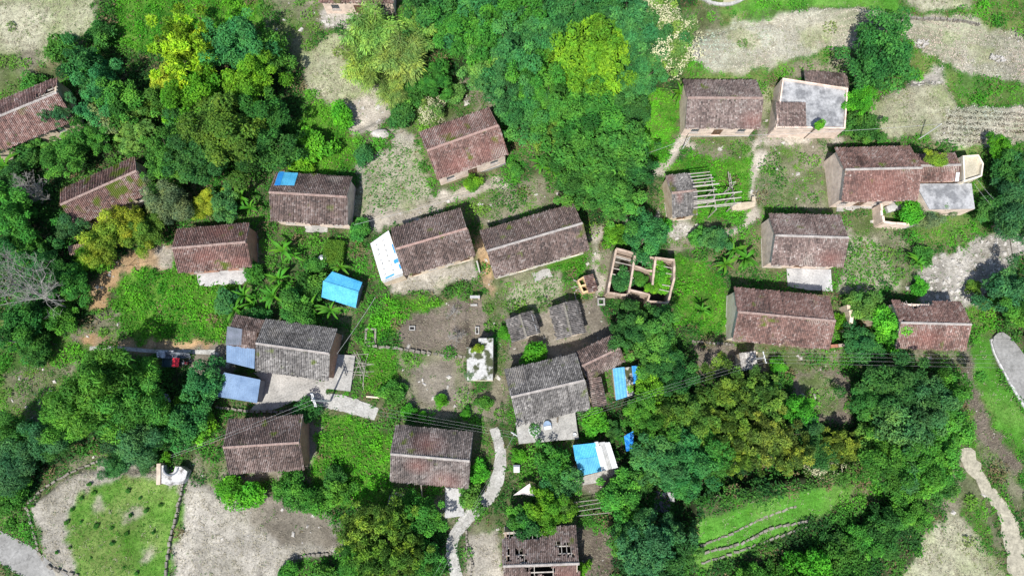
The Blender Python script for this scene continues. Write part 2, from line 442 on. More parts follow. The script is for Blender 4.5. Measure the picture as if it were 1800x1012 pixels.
ZONES = [
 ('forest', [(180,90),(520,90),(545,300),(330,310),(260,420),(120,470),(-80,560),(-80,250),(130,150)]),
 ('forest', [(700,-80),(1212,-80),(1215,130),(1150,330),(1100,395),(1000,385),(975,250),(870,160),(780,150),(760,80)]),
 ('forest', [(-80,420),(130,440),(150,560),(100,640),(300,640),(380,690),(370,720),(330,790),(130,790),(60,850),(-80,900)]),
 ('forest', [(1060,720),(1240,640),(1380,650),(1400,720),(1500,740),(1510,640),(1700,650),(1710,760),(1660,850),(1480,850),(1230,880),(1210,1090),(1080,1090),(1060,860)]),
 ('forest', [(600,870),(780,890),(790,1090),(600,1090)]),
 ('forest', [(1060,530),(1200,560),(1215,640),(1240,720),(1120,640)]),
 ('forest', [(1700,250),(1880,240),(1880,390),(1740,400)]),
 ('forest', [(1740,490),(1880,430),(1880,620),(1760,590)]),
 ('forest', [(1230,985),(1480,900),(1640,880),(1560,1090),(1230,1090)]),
 ('bank', [(0,560),(110,590),(300,640),(200,690),(60,760),(-80,800),(-80,600)]),
 ('mixed', [(0,660),(70,640),(140,640),(90,690),(20,720)]), ('mixed', [(30,700),(90,720),(110,760),(40,765)]),
 ('bright', [(190,-60),(440,-60),(480,60),(430,60),(290,60),(250,95),(200,70)]),
 ('mixed', [(430,-60),(560,-60),(560,60),(540,110),(470,100),(470,40)]),
 ('bright', [(555,180),(600,175),(640,190),(630,240),(640,300),(520,300),(525,210)]),
 ('bright', [(565,725),(640,735),(690,755),(690,900),(600,890),(560,870),(545,825)]),
 ('bright', [(1185,440),(1285,480),(1280,590),(1180,580),(1190,500)]), ('lush', [(1190,580),(1275,590),(1270,605),(1215,600)]),
 ('bright', [(1130,150),(1200,170),(1185,270),(1120,310),(1120,200)]),
 ('bright', [(1170,285),(1215,270),(1330,270),(1325,340),(1330,372),(1225,385),(1170,320)]),
 ('bright', [(630,575),(660,540),(700,520),(790,525),(760,550),(710,590),(640,605)]),
 ('bright', [(642,615),(702,617),(690,705),(640,690)]),
 ('lush', [(560,430),(650,440),(660,520),(640,600),(590,560),(550,520)]),
 ('bright', [(190,490),(300,445),(410,500),(400,600),(240,600),(200,560)]),
 ('lush', [(340,740),(400,735),(395,830),(330,795)]),
 ('mixed', [(820,345),(880,330),(1000,300),(1000,350),(850,400)]),
 ('bright', [(960,455),(1035,440),(1035,480),(985,482)]),
 ('mixed', [(880,480),(985,470),(1010,530),(890,565)]), ('crop', [(900,500),(990,478),(995,515),(890,545)]),
 ('mixed', [(760,150),(850,140),(880,190),(740,230),(690,250),(720,190)]),
 ('lush', [(750,330),(770,320),(900,280),(905,315),(830,345)]),
 # top left and top middle clearings
 ('dry', [(-80,-80),(185,-80),(175,55),(130,100),(60,130),(-80,155)]),
 ('mixed', [(0,110),(90,100),(70,160),(0,180)]),
 ('dry', [(535,95),(590,55),(620,130),(690,165),(650,235),(600,200),(545,165)]),
 ('sand', [(580,180),(640,165),(690,190),(660,240),(620,230)]),
 ('rocky', [(560,8),(645,8),(635,48),(562,46)]),
 ('soil', [(690,225),(730,235),(735,265),(690,260)]),
 ('crop', [(632,300),(690,250),(735,262),(762,345),(640,385),(622,380)]), ('pale', [(622,300),(700,240),(740,262),(740,270),(690,258),(640,300),(632,380),(620,380)]),
 ('sand', [(630,385),(770,345),(860,318),(900,312),(905,322),(860,333),(780,360),(665,402)]),
 # top right terraces
 ('bank', [(1195,20),(1330,-80),(1900,-80),(1900,270),(1700,270),(1600,140),(1500,90),(1400,130),(1200,150)]),
 ('mixed', [(1200,25),(1250,5),(1265,60),(1215,80)]),
 ('grass', [(1250,40),(1300,12),(1480,-10),(1570,-10),(1572,28),(1350,22)]),
 ('pale', [(1215,70),(1300,42),(1490,25),(1570,40),(1520,85),(1400,100),(1290,130),(1215,120)]),
 ('dry', [(1270,60),(1330,55),(1330,85),(1270,80)]), ('dry', [(1400,60),(1460,50),(1470,80),(1410,85)]),
 ('pale', [(1565,38),(1700,48),(1900,90),(1900,165),(1700,140),(1640,110),(1590,85)]),
 ('crop', [(1650,60),(1690,70),(1680,90),(1655,80)]), ('dry', [(1700,90),(1750,95),(1745,125),(1700,120)]),
 ('dry', [(1580,5),(1640,-10),(1705,8),(1690,34),(1600,32)]),
 ('soil', [(1735,-40),(1900,-40),(1900,40),(1800,22)]),
 ('dry', [(1530,180),(1600,145),(1660,140),(1682,180),(1640,240),(1560,245),(1530,215)]),
 ('pale', [(1665,190),(1900,190),(1900,240),(1740,262),(1640,250)]),
 ('mixed', [(1490,95),(1510,130),(1500,200),(1490,240),(1530,250),(1525,190)]), ('rocky', [(1600,130),(1650,125),(1660,145),(1600,150)]),
 ('mixed', [(1335,130),(1375,130),(1360,240),(1335,240)]), ('dry', [(1335,150),(1365,140),(1352,215),(1338,215)]), ('mixed', [(1370,115),(1490,100),(1490,128),(1380,140)]),
 # upper right yards
 ('sand', [(1205,240),(1335,240),(1345,225),(1490,238),(1490,250),(1340,275),(1290,272),(1215,262)]),
 ('mixed', [(1335,255),(1460,250),(1455,365),(1345,370),(1325,330)]), ('mixed', [(1215,240),(1330,240),(1330,272),(1210,272)]),
 ('sand', [(1330,265),(1348,262),(1338,340),(1345,372),(1285,412),(1255,408),(1300,392),(1325,360)]),
 ('sand', [(1150,300),(1185,262),(1203,235),(1215,245),(1165,306)]),
 ('mixed', [(1170,385),(1250,385),(1260,430),(1180,440)]), ('rocky', [(1175,388),(1220,392),(1210,420),(1178,410)]),
 ('bank', [(1560,360),(1620,300),(1800,320),(1800,420),(1740,400),(1640,440)]),
 ('mixed', [(1490,375),(1560,370),(1600,420),(1640,470),(1600,520),(1500,400)]),
 ('crop', [(1490,410),(1555,425),(1592,500),(1500,520)]), ('sand', [(1487,400),(1495,400),(1495,520),(1487,520)]),
 ('rocky', [(1620,470),(1700,430),(1760,400),(1900,330),(1900,420),(1800,440),(1735,520),(1700,560),(1620,525)]),
 ('bank', [(1700,540),(1740,520),(1770,560),(1745,600),(1715,600)]),
 ('mixed', [(1580,610),(1740,610),(1710,660),(1700,640),(1590,640)]),
 ('grass', [(1712,605),(1745,590),(1760,640),(1810,740),(1850,820),(1800,800),(1720,680)]),
 ('bank', [(1700,700),(1730,690),(1800,800),(1850,900),(1790,880),(1700,780)]),
 ('brown', [(1705,620),(1720,650),(1730,700),(1800,830),(1790,850),(1730,770),(1700,690)]),
 ('mixed', [(1720,760),(1760,800),(1830,900),(1800,905),(1745,840)]),
 ('mixed', [(1640,860),(1700,810),(1770,960),(1780,1080),(1700,1000)]),
 ('dry', [(1555,1090),(1610,970),(1640,930),(1690,900),(1760,980),(1780,1090)]), ('bank', [(1690,890),(1720,880),(1760,960),(1740,960)]),
 # centre
 ('brown', [(698,570),(740,545),(800,525),(850,530),(862,600),(820,625),(700,612)]),
 ('mixed', [(700,622),(822,625),(822,690),(880,690),(885,745),(760,735),(700,700)]), ('dirt', [(720,650),(800,640),(810,700),(740,710)]),
 ('mixed', [(880,590),(900,650),(890,740),(868,730),(868,600)]),
 ('mixed', [(860,500),(890,490),(895,560),(860,600),(850,540)]),
 ('orange', [(835,400),(845,395),(868,480),(880,520),(850,500)]), ('soil', [(660,490),(835,455),(840,490),(690,515)]), ('crop', [(755,490),(795,485),(790,505),(758,508)]),
 ('mixed', [(1030,400),(1075,375),(1080,420),(1068,540),(1035,540)]), ('sand', [(1040,400),(1052,400),(1062,530),(1050,530)]),
 ('dirt', [(895,560),(1060,520),(1070,590),(1010,625),(900,650),(890,600)]),
 ('mixed', [(1070,390),(1180,380),(1170,410),(1060,420)]), ('rocky', [(1100,380),(1160,375),(1170,392),(1105,395)]),
 ('brown', [(1215,605),(1300,600),(1310,660),(1230,650)]), ('mixed', [(1290,605),(1480,618),(1480,650),(1320,650)]),
 ('brown', [(1385,650),(1490,650),(1502,738),(1400,738)]), ('mixed', [(1400,660),(1470,655),(1490,720),(1430,720)]),
 ('lush', [(1400,628),(1700,640),(1700,660),(1500,655)]),
 # left slope
 ('orange', [(150,500),(175,462),(230,440),(290,422),(292,470),(205,478),(178,530),(160,545)]),
 ('mixed', [(110,590),(160,550),(205,545),(215,600),(380,610),(385,628),(180,615)]), ('orange', [(130,590),(150,585),(230,596),(380,608),(380,622),(200,612),(140,602)]),
 ('dirt', [(330,620),(400,605),(405,650),(385,672),(340,700),(325,660)]),
 ('sand', [(262,440),(290,425),(300,470),(270,465)]),
 # lower left
 ('mixed', [(60,870),(120,800),(210,790),(260,810),(130,835),(50,890)]),
 ('soil', [(50,890),(130,832),(230,805),(300,830),(320,835),(288,1090),(130,1090),(72,970)]),
 ('cropgreen', [(135,880),(190,842),(305,850),(317,880),(288,1090),(140,1090),(112,930)]),
 ('crop', [(215,900),(250,895),(255,915),(220,920)]), ('crop', [(160,880),(185,870),(190,890),(165,895)]), ('crop', [(240,960),(270,955),(268,985),(245,985)]),
 ('soil', [(325,835),(380,870),(470,870),(560,882),(592,910),(592,970),(520,985),(480,1090),(292,1090)]),
 ('dirt', [(430,872),(470,872),(560,884),(590,912),(590,958),(520,965),(440,925)]), ('dirt', [(370,835),(470,830),(530,828),(545,840),(400,850)]), ('mixed', [(335,790),(395,830),(380,868),(335,835)]),  # first polygon: darker grey-brown tone on the upper right of the tan plot
 ('lush', [(0,880),(50,880),(75,975),(110,1000),(-80,930),(-80,880)]),
 ('dirt', [(545,715),(570,720),(560,770),(545,830),(535,820),(545,760)]),
 ('mixed', [(770,850),(850,855),(860,880),(800,940),(770,930)]), ('mixed', [(820,925),(890,915),(885,1090),(820,1090)]), ('soil', [(830,940),(880,935),(878,1090),(830,1090)]),
 ('lush', [(860,770),(905,770),(900,840),(870,880)]),
 ('brown', [(1015,925),(1085,935),(1078,1090),(1018,1090)]),
 ('dirt', [(1000,830),(1090,815),(1080,860),(990,870)]),
 ('mixed', [(1440,190),(1465,250),(1460,300),(1440,290)]),
 ('grass', [(1212,918),(1300,882),(1400,856),(1515,850),(1500,878),(1440,912),(1335,962),(1222,1012)]),
]
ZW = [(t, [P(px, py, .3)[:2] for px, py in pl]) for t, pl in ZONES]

GX = np.concatenate([[-900, -500, -250, -140, -105], np.arange(-88, 88.1, .32), [105, 140, 250, 500, 900]])
GY = np.concatenate([[-900, -500, -250, -120, -75], np.arange(-50, 54.1, .32), [75, 120, 250, 500, 900]])
gx, gy = np.meshgrid(GX, GY)
def zone_ids(x, y, jitter=1.0):
    qx = x + jitter * 1.8 * (fbm(x, y, 2.6, 21, 2) - .5) + jitter * .9 * (vnoise(x, y, .7, 5) - .5)
    qy = y + jitter * 1.8 * (fbm(x, y, 2.6, 57, 2) - .5) + jitter * .9 * (vnoise(x, y, .7, 8) - .5)
    ids = np.full(x.shape, ZN.index('lush'))
    for t, pl in ZW:
        xs = [p[0] for p in pl]; ys = [p[1] for p in pl]
        m = (qx > min(xs)) & (qx < max(xs)) & (qy > min(ys)) & (qy < max(ys))
        if not m.any(): continue
        d = sdf(pl, qx[m], qy[m])
        sub = ids[m]; sub[d < 0] = ZN.index(t); ids[m] = sub
    return ids
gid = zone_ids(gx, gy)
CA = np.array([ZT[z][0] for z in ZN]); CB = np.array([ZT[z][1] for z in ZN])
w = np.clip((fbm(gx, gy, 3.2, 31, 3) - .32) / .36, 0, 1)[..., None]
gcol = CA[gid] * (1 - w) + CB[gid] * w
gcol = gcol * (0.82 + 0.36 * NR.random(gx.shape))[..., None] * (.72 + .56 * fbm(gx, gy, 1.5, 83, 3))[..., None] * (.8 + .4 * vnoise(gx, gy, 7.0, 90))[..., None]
# ploughed rows on the terrace at the right and rows of stubble on the long strip
blur = gcol.copy()
blur[1:-1, 1:-1] = (gcol[1:-1, 1:-1] * 2 + gcol[:-2, 1:-1] + gcol[2:, 1:-1] + gcol[1:-1, :-2] + gcol[1:-1, 2:]) / 6
gz = terrain(gx, gy)
gz = gz + .10 * (fbm(gx, gy, .9, 77, 2) - .5)
bare = np.isin(gid, [ZN.index(t) for t in ('soil', 'pale', 'rocky', 'brown')])
gz = gz + np.where(bare, .08 * (NR.random(gx.shape) - .5), 0)
ny, nx = gx.shape
idx = np.arange(nx * ny).reshape(ny, nx)
gf = np.stack([idx[:-1, :-1], idx[:-1, 1:], idx[1:, 1:], idx[1:, :-1]], -1).reshape(-1, 4)
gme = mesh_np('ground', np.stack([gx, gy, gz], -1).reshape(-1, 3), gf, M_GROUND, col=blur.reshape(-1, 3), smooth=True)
ground = link(bpy.data.objects.new('ground', gme))
tag(ground, 'village hillside of green undergrowth, bare soil plots and dry terraces', 'ground', kind='structure')

EXCL = []      # world polygons kept free of weeds
# ------------------------------------------------------------------ paths, road, concrete yards
def catmull(pts, n=8):
    out = []
    for i in range(len(pts) - 1):
        p0 = pts[max(i - 1, 0)]; p1 = pts[i]; p2 = pts[i + 1]; p3 = pts[min(i + 2, len(pts) - 1)]
        for k in range(n):
            t = k / n
            out.append(tuple(.5 * (2 * p1[j] + (p2[j] - p0[j]) * t + (2 * p0[j] - 5 * p1[j] + 4 * p2[j] - p3[j]) * t * t
                                   + (3 * p1[j] - p0[j] - 3 * p2[j] + p3[j]) * t ** 3) for j in range(len(p1))))
    out.append(tuple(pts[-1]))
    return out
def ribbon(name, pix, mat, label, category, lift=.07, thick=.35):
    """path along pixel points (px, py, width in metres), draped on the terrain, with side faces"""
    ctrl = [(*G(a, b)[:2], wd) for a, b, wd in pix]
    line = catmull(ctrl, 10)
    mb = MB(); left = []; right = []
    for i, (x, y, wd) in enumerate(line):
        a = line[max(i - 1, 0)]; b = line[min(i + 1, len(line) - 1)]
        d = Vector((b[0] - a[0], b[1] - a[1])).normalized(); n = Vector((-d.y, d.x))
        ww = wd / 2 * (1 + .16 * (R.random() - .5))
        z0 = tz(x, y)
        l = (x + n.x * ww, y + n.y * ww); r = (x - n.x * ww, y - n.y * ww)
        left.append(l); right.append(r)
        for q in (l, (x, y), r):
            zz = max(tz(*q), z0 - .1) + lift
            mb.v.append((*q, zz))
        for q in (l, r): mb.v.append((*q, z0 - thick))
        if i:
            o, p = i * 5, i * 5 - 5
            mb.f += [(p, o, o + 1, p + 1), (p + 1, o + 1, o + 2, p + 2), (p + 3, o + 3, o, p), (p + 2, o + 2, o + 4, p + 4)]
    e = len(line) * 5 - 5
    mb.f += [(0, 1, 2, 4, 3), (e + 3, e + 4, e + 2, e + 1, e)]
    o = mb.build(name, mat)
    tag(o, label, category, kind='structure')
    EXCL.append(left + right[::-1])
    return o
ribbon('path', [(868,752,1.2),(880,800,1.5),(866,862,1.7),(815,918,1.6),(794,960,1.4),(808,1035,1.5)], M_PATH, 'pale cement footpath curving down beside the bottom centre farmhouse', 'path')
ribbon('road', [(-60,935,3.3),(10,965,3.3),(60,995,3.4),(130,1050,3.4)], M_ROAD, 'grey cement road crossing the bottom left corner', 'road')
ribbon('path', [(575,704,2.0),(600,708,2.0),(640,720,1.9),(662,728,1.5)], M_PATH, 'short cement track leading right from the concrete yard below the power pole', 'path')
ribbon('path', [(158,612,.5),(210,612,.55),(270,617,.5),(330,618,.5),(378,619,.7)], M_PATH, 'narrow pale cement ditch edge above the parked tricycle', 'path')

def slab(name, pix, mat, label, category='yard', h=.10, thick=.6, kind='structure', wob=0.06):
    pts = [G(a, b) for a, b in pix]
    zt = max(p[2] for p in pts) * .5 + sum(p[2] for p in pts) / len(pts) * .5 + h
    poly = []
    for i, p in enumerate(pts):
        q = pts[(i + 1) % len(pts)]
        n = max(2, int(math.hypot(q[0] - p[0], q[1] - p[1]) / .7))
        for k in range(n):
            t = k / n
            poly.append((p[0] + (q[0] - p[0]) * t + wob * (R.random() - .5) * (k > 0), p[1] + (q[1] - p[1]) * t + wob * (R.random() - .5) * (k > 0)))
    poly = ccw(poly)
    o = MB().prism(poly, zt - thick, zt).build(name, mat)
    tag(o, label, category, kind=kind)
    EXCL.append(poly)
    return o
slab('concrete_yard', [(447,655),(468,650),(580,672),(572,690),(590,700),(575,715),(548,712),(520,705),(480,720),(440,722),(455,700),(462,668)], M_CONC, 'stained concrete yard between the blue-grey metal shed and the grey tiled farmhouse')
slab('concrete_yard', [(582,622),(626,625),(617,688),(570,682)], M_CONC, 'grey concrete drying pad at the right gable of the grey farmhouse', h=.45, thick=1)
slab('concrete_yard', [(1382,472),(1460,474),(1463,512),(1420,510),(1384,503)], M_CONC_LIGHT, 'clean pale concrete forecourt below the farmhouse with a mottled red roof', h=.12)
slab('concrete_yard', [(346,474),(450,472),(446,492),(425,500),(352,502)], M_CONC_LIGHT, 'pale concrete forecourt with weeds below the small red farmhouse', wob=.4)
slab('concrete_yard', [(783,855),(812,858),(816,906),(782,910)], M_CONC_LIGHT, 'pale concrete strip below the bottom centre farmhouse', h=.2)
slab('concrete_yard', [(906,742),(1008,716),(1016,770),(912,779)], M_CONC, 'worn concrete terrace with white objects below the big grey roof', h=1.3, thick=2.2)
slab('concrete_yard', [(1022,838),(1082,820),(1084,830),(1058,846),(1024,852)], M_CONC, 'narrow concrete apron in front of the blue and white shed')
slab('concrete_yard', [(536,396),(574,392),(576,408),(538,408)], M_CONC, 'small broken concrete step below the farmhouse with a blue roof tarp', wob=.4)
slab('concrete_yard', [(1466,352),(1560,350),(1552,364),(1470,372)], M_CONC, 'crumbling concrete walk along the front of the long red farmhouse', wob=.4)
slab('concrete_yard', [(934,480),(966,472),(972,486),(940,496)], M_CONC, 'weathered concrete step below the long brown farmhouse', h=.06, wob=.3)
slab('road', [(1742,602),(1744,592),(1751,585),(1760,584),(1772,592),(1788,610),(1812,642),(1860,720),(1860,840),(1800,712),(1775,672),(1748,622)], M_ROAD, 'grey cement road slab at the right frame edge', category='road', h=.15)
ribbon('kerb', [(1741,596,.3),(1748,622,.3),(1775,674,.3),(1803,722,.3)], M_WHITEPLASTER, 'white kerb line along the grey road slab at right', 'kerb', lift=.22)
slab('field', [(1682,792),(1705,786),(1738,845),(1765,880),(1790,915),(1800,960),(1812,1030),(1775,1010),(1765,960),(1752,895),(1720,855),(1695,825)], mat_noise('stubble_strip', (.28,.262,.205), (.37,.345,.27), 1.2, fine=3.5, fine_amt=.3, bmp=.6), 'narrow pale harvested terrace strip at lower right', category='field', h=.06, wob=.5)
slab('pond', [(1225,-45),(1265,-50),(1310,-30),(1312,-4),(1285,9),(1250,8),(1222,-6)], mat_noise('muddy_pond', (.36,.34,.22), (.40,.38,.26), .3, rough=.2, fine_amt=.05, bmp=.02, spec=.4), 'small muddy pond at the top edge', category='pond', h=.05)
ribbon('kerb', [(1228,-2,.45),(1252,7,.45),(1285,8,.45),(1316,-6,.45)], M_PATH, 'pale cement rim of the muddy pond at the top edge', 'kerb', lift=.28)
slab('field', [(430,-60),(431,-59),(432,-60)], M_PATH, 'x') if False else None
# stubble banks / stone edges of the terraced plots
def edging(pix, mat, label, wdt=.35, h=.35, name='stone_edging'):
    ctrl = [(*G(a, b)[:2],) for a, b in pix]
    line = catmull(ctrl, 6)
    root = MB()
    for i in range(len(line) - 1):
        (x0, y0), (x1, y1) = line[i], line[i + 1]
        l = math.hypot(x1 - x0, y1 - y0); a = math.atan2(y1 - y0, x1 - x0)
        n = max(1, int(l / .5))
        for k in range(n):
            t = (k + .5) / n
            x, y = x0 + (x1 - x0) * t, y0 + (y1 - y0) * t
            s = .8 + .4 * R.random()
            root.box((x + .1 * (R.random() - .5), y + .1 * (R.random() - .5), tz(x, y) + h * s / 2 - .2), (l / n * R.uniform(.75, 1.05), wdt * .8 * s, h * s + .2), a + .6 * (R.random() - .5), taper=.85)
    o = root.build(name, mat)
    tag(o, label, 'stone edging')
    return o
edging([(50,885),(90,850),(160,815),(205,805)], M_EDGE, 'curved earth and stone edging above the tan plot at lower left', .35, .35)
edging([(48,890),(60,930),(80,985),(140,1010)], M_EDGE, 'dark stone edging along the left side of the green crop plot', .4, .4)
edging([(322,850),(312,900),(298,960),(290,1030)], M_EDGE, 'straight stone edging between the green crop plot and the tan plot', .4, .45)
edging([(640,608),(700,612),(760,622),(820,628)], M_EDGE, 'long low stone edging across the garden left of the mossy flat roof', .45, .5)
edging([(380,715),(440,722),(500,722),(540,712)], M_EDGE, 'stone edging below the blue-grey metal shed', .4, .5)
edging([(1222,962),(1290,935),(1340,910),(1400,888)], M_EDGE, 'pale stone edging of the upper green terrace at lower right', .35, .3)
edging([(1228,972),(1300,955),(1350,930),(1420,915)], M_EDGE, 'pale stone edging of the lower green terrace at lower right', .4, .35)
edging([(1232,990),(1300,968),(1360,945),(1420,925)], M_EDGE, 'lowest stone edging of the green terraces at lower right', .35, .3)
edging([(1575,33),(1630,34),(1690,38),(1720,45)], M_EDGE, 'stone edging between the two top right terraces', .4, .4)
edging([(872,500),(900,520),(960,560),(1000,540)], M_EDGE, 'short crumbling edging around the small crop plot', .3, .2) if False else None
edging([(1215,600),(1250,603),(1290,606)], M_EDGE, 'short stone edging below the bright green patch', .4, .4)
edging([(505,985),(540,975),(585,972)], M_EDGE, 'dark stone edging at the bottom of the tan plot', .4, .4)
edging([(820,930),(822,965),(830,990),(825,1030)], M_EDGE, 'broken stone edging right of the curving footpath', .4, .4)

# ------------------------------------------------------------------ tiled roofs
RED_T = [(0.2279, 0.139, 0.1188), (0.172, 0.1074, 0.0954), (0.2752, 0.1954, 0.1755), (0.1204, 0.0862, 0.0792), (0.3182, 0.2684, 0.2475)]
BRN_T = [(0.1764, 0.129, 0.1144), (0.1277, 0.0963, 0.088), (0.231, 0.1823, 0.1672), (0.0882, 0.074, 0.0704), (0.2814, 0.2451, 0.2306)]
GRY_T = [(0.2025, 0.1926, 0.1854), (0.144, 0.1377, 0.135), (0.27, 0.2592, 0.2484), (0.099, 0.0954, 0.0936), (0.324, 0.3105, 0.297)]
DRK_T = [(.12,.105,.10), (.085,.08,.078), (.17,.15,.14), (.06,.06,.06), (.21,.19,.18)]
PITCH_X, ROW = .225, .21
def tile_slope(L, S, pal, seed, holes=(), moss=0.0, stripe=None, jag=0.0, red=None):
    """tiles of one slope in slope coordinates: x along ridge, d down the slope, n off the slope.
    holes: (x0,x1,d0,d1) fractions. Each column: cover tiles over pan tiles, laid in courses."""
    rs = np.random.default_rng(seed)
    nc = max(2, int(L / PITCH_X)); px = L / nc
    nr = max(2, int(S / ROW)); rw = S / nr
    ci, ri = np.meshgrid(np.arange(nc), np.arange(nr), indexing='ij')
    ci = ci.ravel(); ri = ri.ravel()
    x = (ci + .5) * px - L / 2; d = ri * rw
    keep = np.ones(len(x), bool)
    fx, fd = (x + L / 2) / L, (d + rw / 2) / S
    nz = .22 * (fbm(x, d, .7, seed % 97, 3) - .5)
    for x0, x1, d0, d1 in holes:
        keep &= ~((fx + nz > x0) & (fx + nz < x1) & (fd + nz * 1.5 > d0) & (fd + nz * 1.5 < d1))
    if jag: keep &= ~((fd > 1 - jag * vnoise(x, d * 0, .8, seed % 53)))
    x, d, ci = x[keep], d[keep], ci[keep]
    n = len(x)
    pal = np.array(pal)
    big = fbm(x, d, 2.6, seed % 91, 4)
    pick = np.clip(((big - .5) * .9 + .45 + .22 * rs.standard_normal(n)), 0, .999)
    order = pal[[3, 1, 0, 2, 4]]
    k = pick * 4; k0 = np.floor(k).astype(int); fr = (k - k0)[:, None]
    col = order[k0] * (1 - fr) + order[np.minimum(k0 + 1, 4)] * fr
    col = col * (.8 + .4 * rs.random(n))[:, None]
    col = col * (1 + .10 * rs.standard_normal(nc))[ci][:, None] * (.88 + .24 * vnoise(x, d, 1.1, seed % 37))[:, None]
    for _ in range(3):                       # re-laid patches of other tiles
        ax, ad = rs.uniform(-.5, .35) * L, rs.uniform(0, .8) * S; aw, ah = rs.uniform(.8, 2.6), rs.uniform(.6, 2.0)
        pm = (x > ax) & (x < ax + aw) & (d + .3 * np.sin(x * 3) > ad) & (d < ad + ah)
        col[pm] *= rs.choice([.72, .82, 1.2])
    if moss:
        mm = np.clip((fbm(x, d, 1.3, seed % 71, 3) - (1 - moss)) * 8, 0, 1)[:, None]
        col = col * (1 - mm) + np.array((.12, .16, .03)) * mm
    if red:
        for (rx, rd, rr) in red:
            mm = np.clip(1 - np.hypot((x + L / 2) / L - rx, (d / S - rd) * .6) / rr, 0, 1)[:, None]
            col = col * (1 - .5 * mm) + np.array((.30, .135, .115)) * .5 * mm
    jx = x + .014 * rs.standard_normal(n); jd = d + .02 * rs.standard_normal(n) + np.where(d > S - rw * 1.5, .05, 0) * rs.standard_normal(n)
    sag = .16 * (fbm(x, d, 3.2, seed % 61, 2) - .5)
    ln = rw * 1.18
    yaw = .05 * rs.standard_normal(n) * np.where(rs.random(n) < .03, 6, 1)
    prof = [(-.5, 0.0), (-.24, .075), (.24, .075), (.5, 0.0)]
    V, Fq, C = [], [], []
    base = 0
    wcov = px * .58
    for e, (dd, lift) in enumerate(((0.0, .022), (ln, .040))):
        for a, b in prof:
            V.append(np.stack([jx + a * wcov + yaw * (dd - ln / 2), jd + dd, b + lift + sag], -1))
    quads = [(0, 1, 5, 4), (1, 2, 6, 5), (2, 3, 7, 6), (4, 5, 6, 7)]
    for dd, lift in ((0.0, .0), (ln, .014)):
        for a, b in ((.22, .012), (.5, -.03), (.78, .012)):
            V.append(np.stack([jx + a * px, jd + dd, np.full(n, b + lift) + sag], -1))
    pq = [(8, 9, 12, 11), (9, 10, 13, 12)]
    V = np.stack(V, 1)                     # n,14,3
    allq = np.array(quads + pq)
    Fq = (np.arange(n) * 14)[:, None, None] + allq[None]
    pan = col * .82
    C = np.concatenate([np.repeat(col[:, None], 8, 1), np.repeat(pan[:, None], 6, 1)], 1)
    return V.reshape(-1, 3), Fq.reshape(-1, 4), C.reshape(-1, 3)

def slope_to_local(v, sgn, zr, tanp, y0=0.0):
    c = 1 / math.sqrt(1 + tanp * tanp); s = tanp * c
    out = np.empty_like(v)
    out[:, 0] = v[:, 0] * (1 if sgn < 0 else -1)
    out[:, 1] = y0 + sgn * (v[:, 1] * c + v[:, 2] * s)
    out[:, 2] = zr - v[:, 1] * s + v[:, 2] * c
    return out

def fit_quad(quad, zt):
    p = [Vector(P(a, b, zt)) for a, b in quad]       # TL TR BR BL
    c = sum(p, Vector()) / 4
    u = ((p[1] - p[0]) + (p[2] - p[3])); u.z = 0; u.normalize()
    v = Vector((-u.y, u.x, 0))
    L = .5 * ((p[1] - p[0]).dot(u) + (p[2] - p[3]).dot(u))
    W = .5 * ((p[0] - p[3]).dot(v) + (p[1] - p[2]).dot(v))
    return c, math.atan2(u.y, u.x), L, W

def wall_with_openings(mb, x0, x1, z0, z1, y, th, ops, axis='x'):
    """wall along x (or y) at offset y, boxes around rectangular openings"""
    xs = sorted({x0, x1, *[o[0] - o[2] / 2 for o in ops], *[o[0] + o[2] / 2 for o in ops]})
    for a, b in zip(xs[:-1], xs[1:]):
        m = (a + b) / 2
        hit = [o for o in ops if o[0] - o[2] / 2 < m < o[0] + o[2] / 2]
        spans = [(z0, z1)]
        if hit:
            o = hit[0]; spans = [(z0, o[1]), (o[1] + o[3], z1)]
        for s, e in spans:
            if e - s < .02: continue
            c = ((a + b) / 2, y, (s + e) / 2); sz = (b - a, th, e - s)
            if axis == 'y': c = (c[1], c[0], c[2]); sz = (sz[1], sz[0], sz[2])
            mb.box(c, sz)

def ridge_cap(parent, L, zr, y0, mat, seed):
    rs = random.Random(seed); mb = MB()
    n = int(L / .34)
    for k in range(n):
        x = -L / 2 + (k + .5) * L / n
        z = zr + .10 + .02 * (rs.random() - .5)
        w = .17
        b = len(mb.v)
        for dx in (-.54, .54):
            for yy, zz in ((-w, -.06), (-w * .6, .045), (w * .6, .045), (w, -.06)):
                mb.v.append((x + dx * L / n, y0 + yy + .02 * (rs.random() - .5), z + zz + (.02 if dx > 0 else 0)))
        for i in range(3): mb.f.append((b + i, b + 4 + i, b + 5 + i, b + 1 + i))
        mb.f.append((b, b + 1, b + 2, b + 3)); mb.f.append((b + 7, b + 6, b + 5, b + 4))
    return mb.build('ridge_cap', mat, parent)

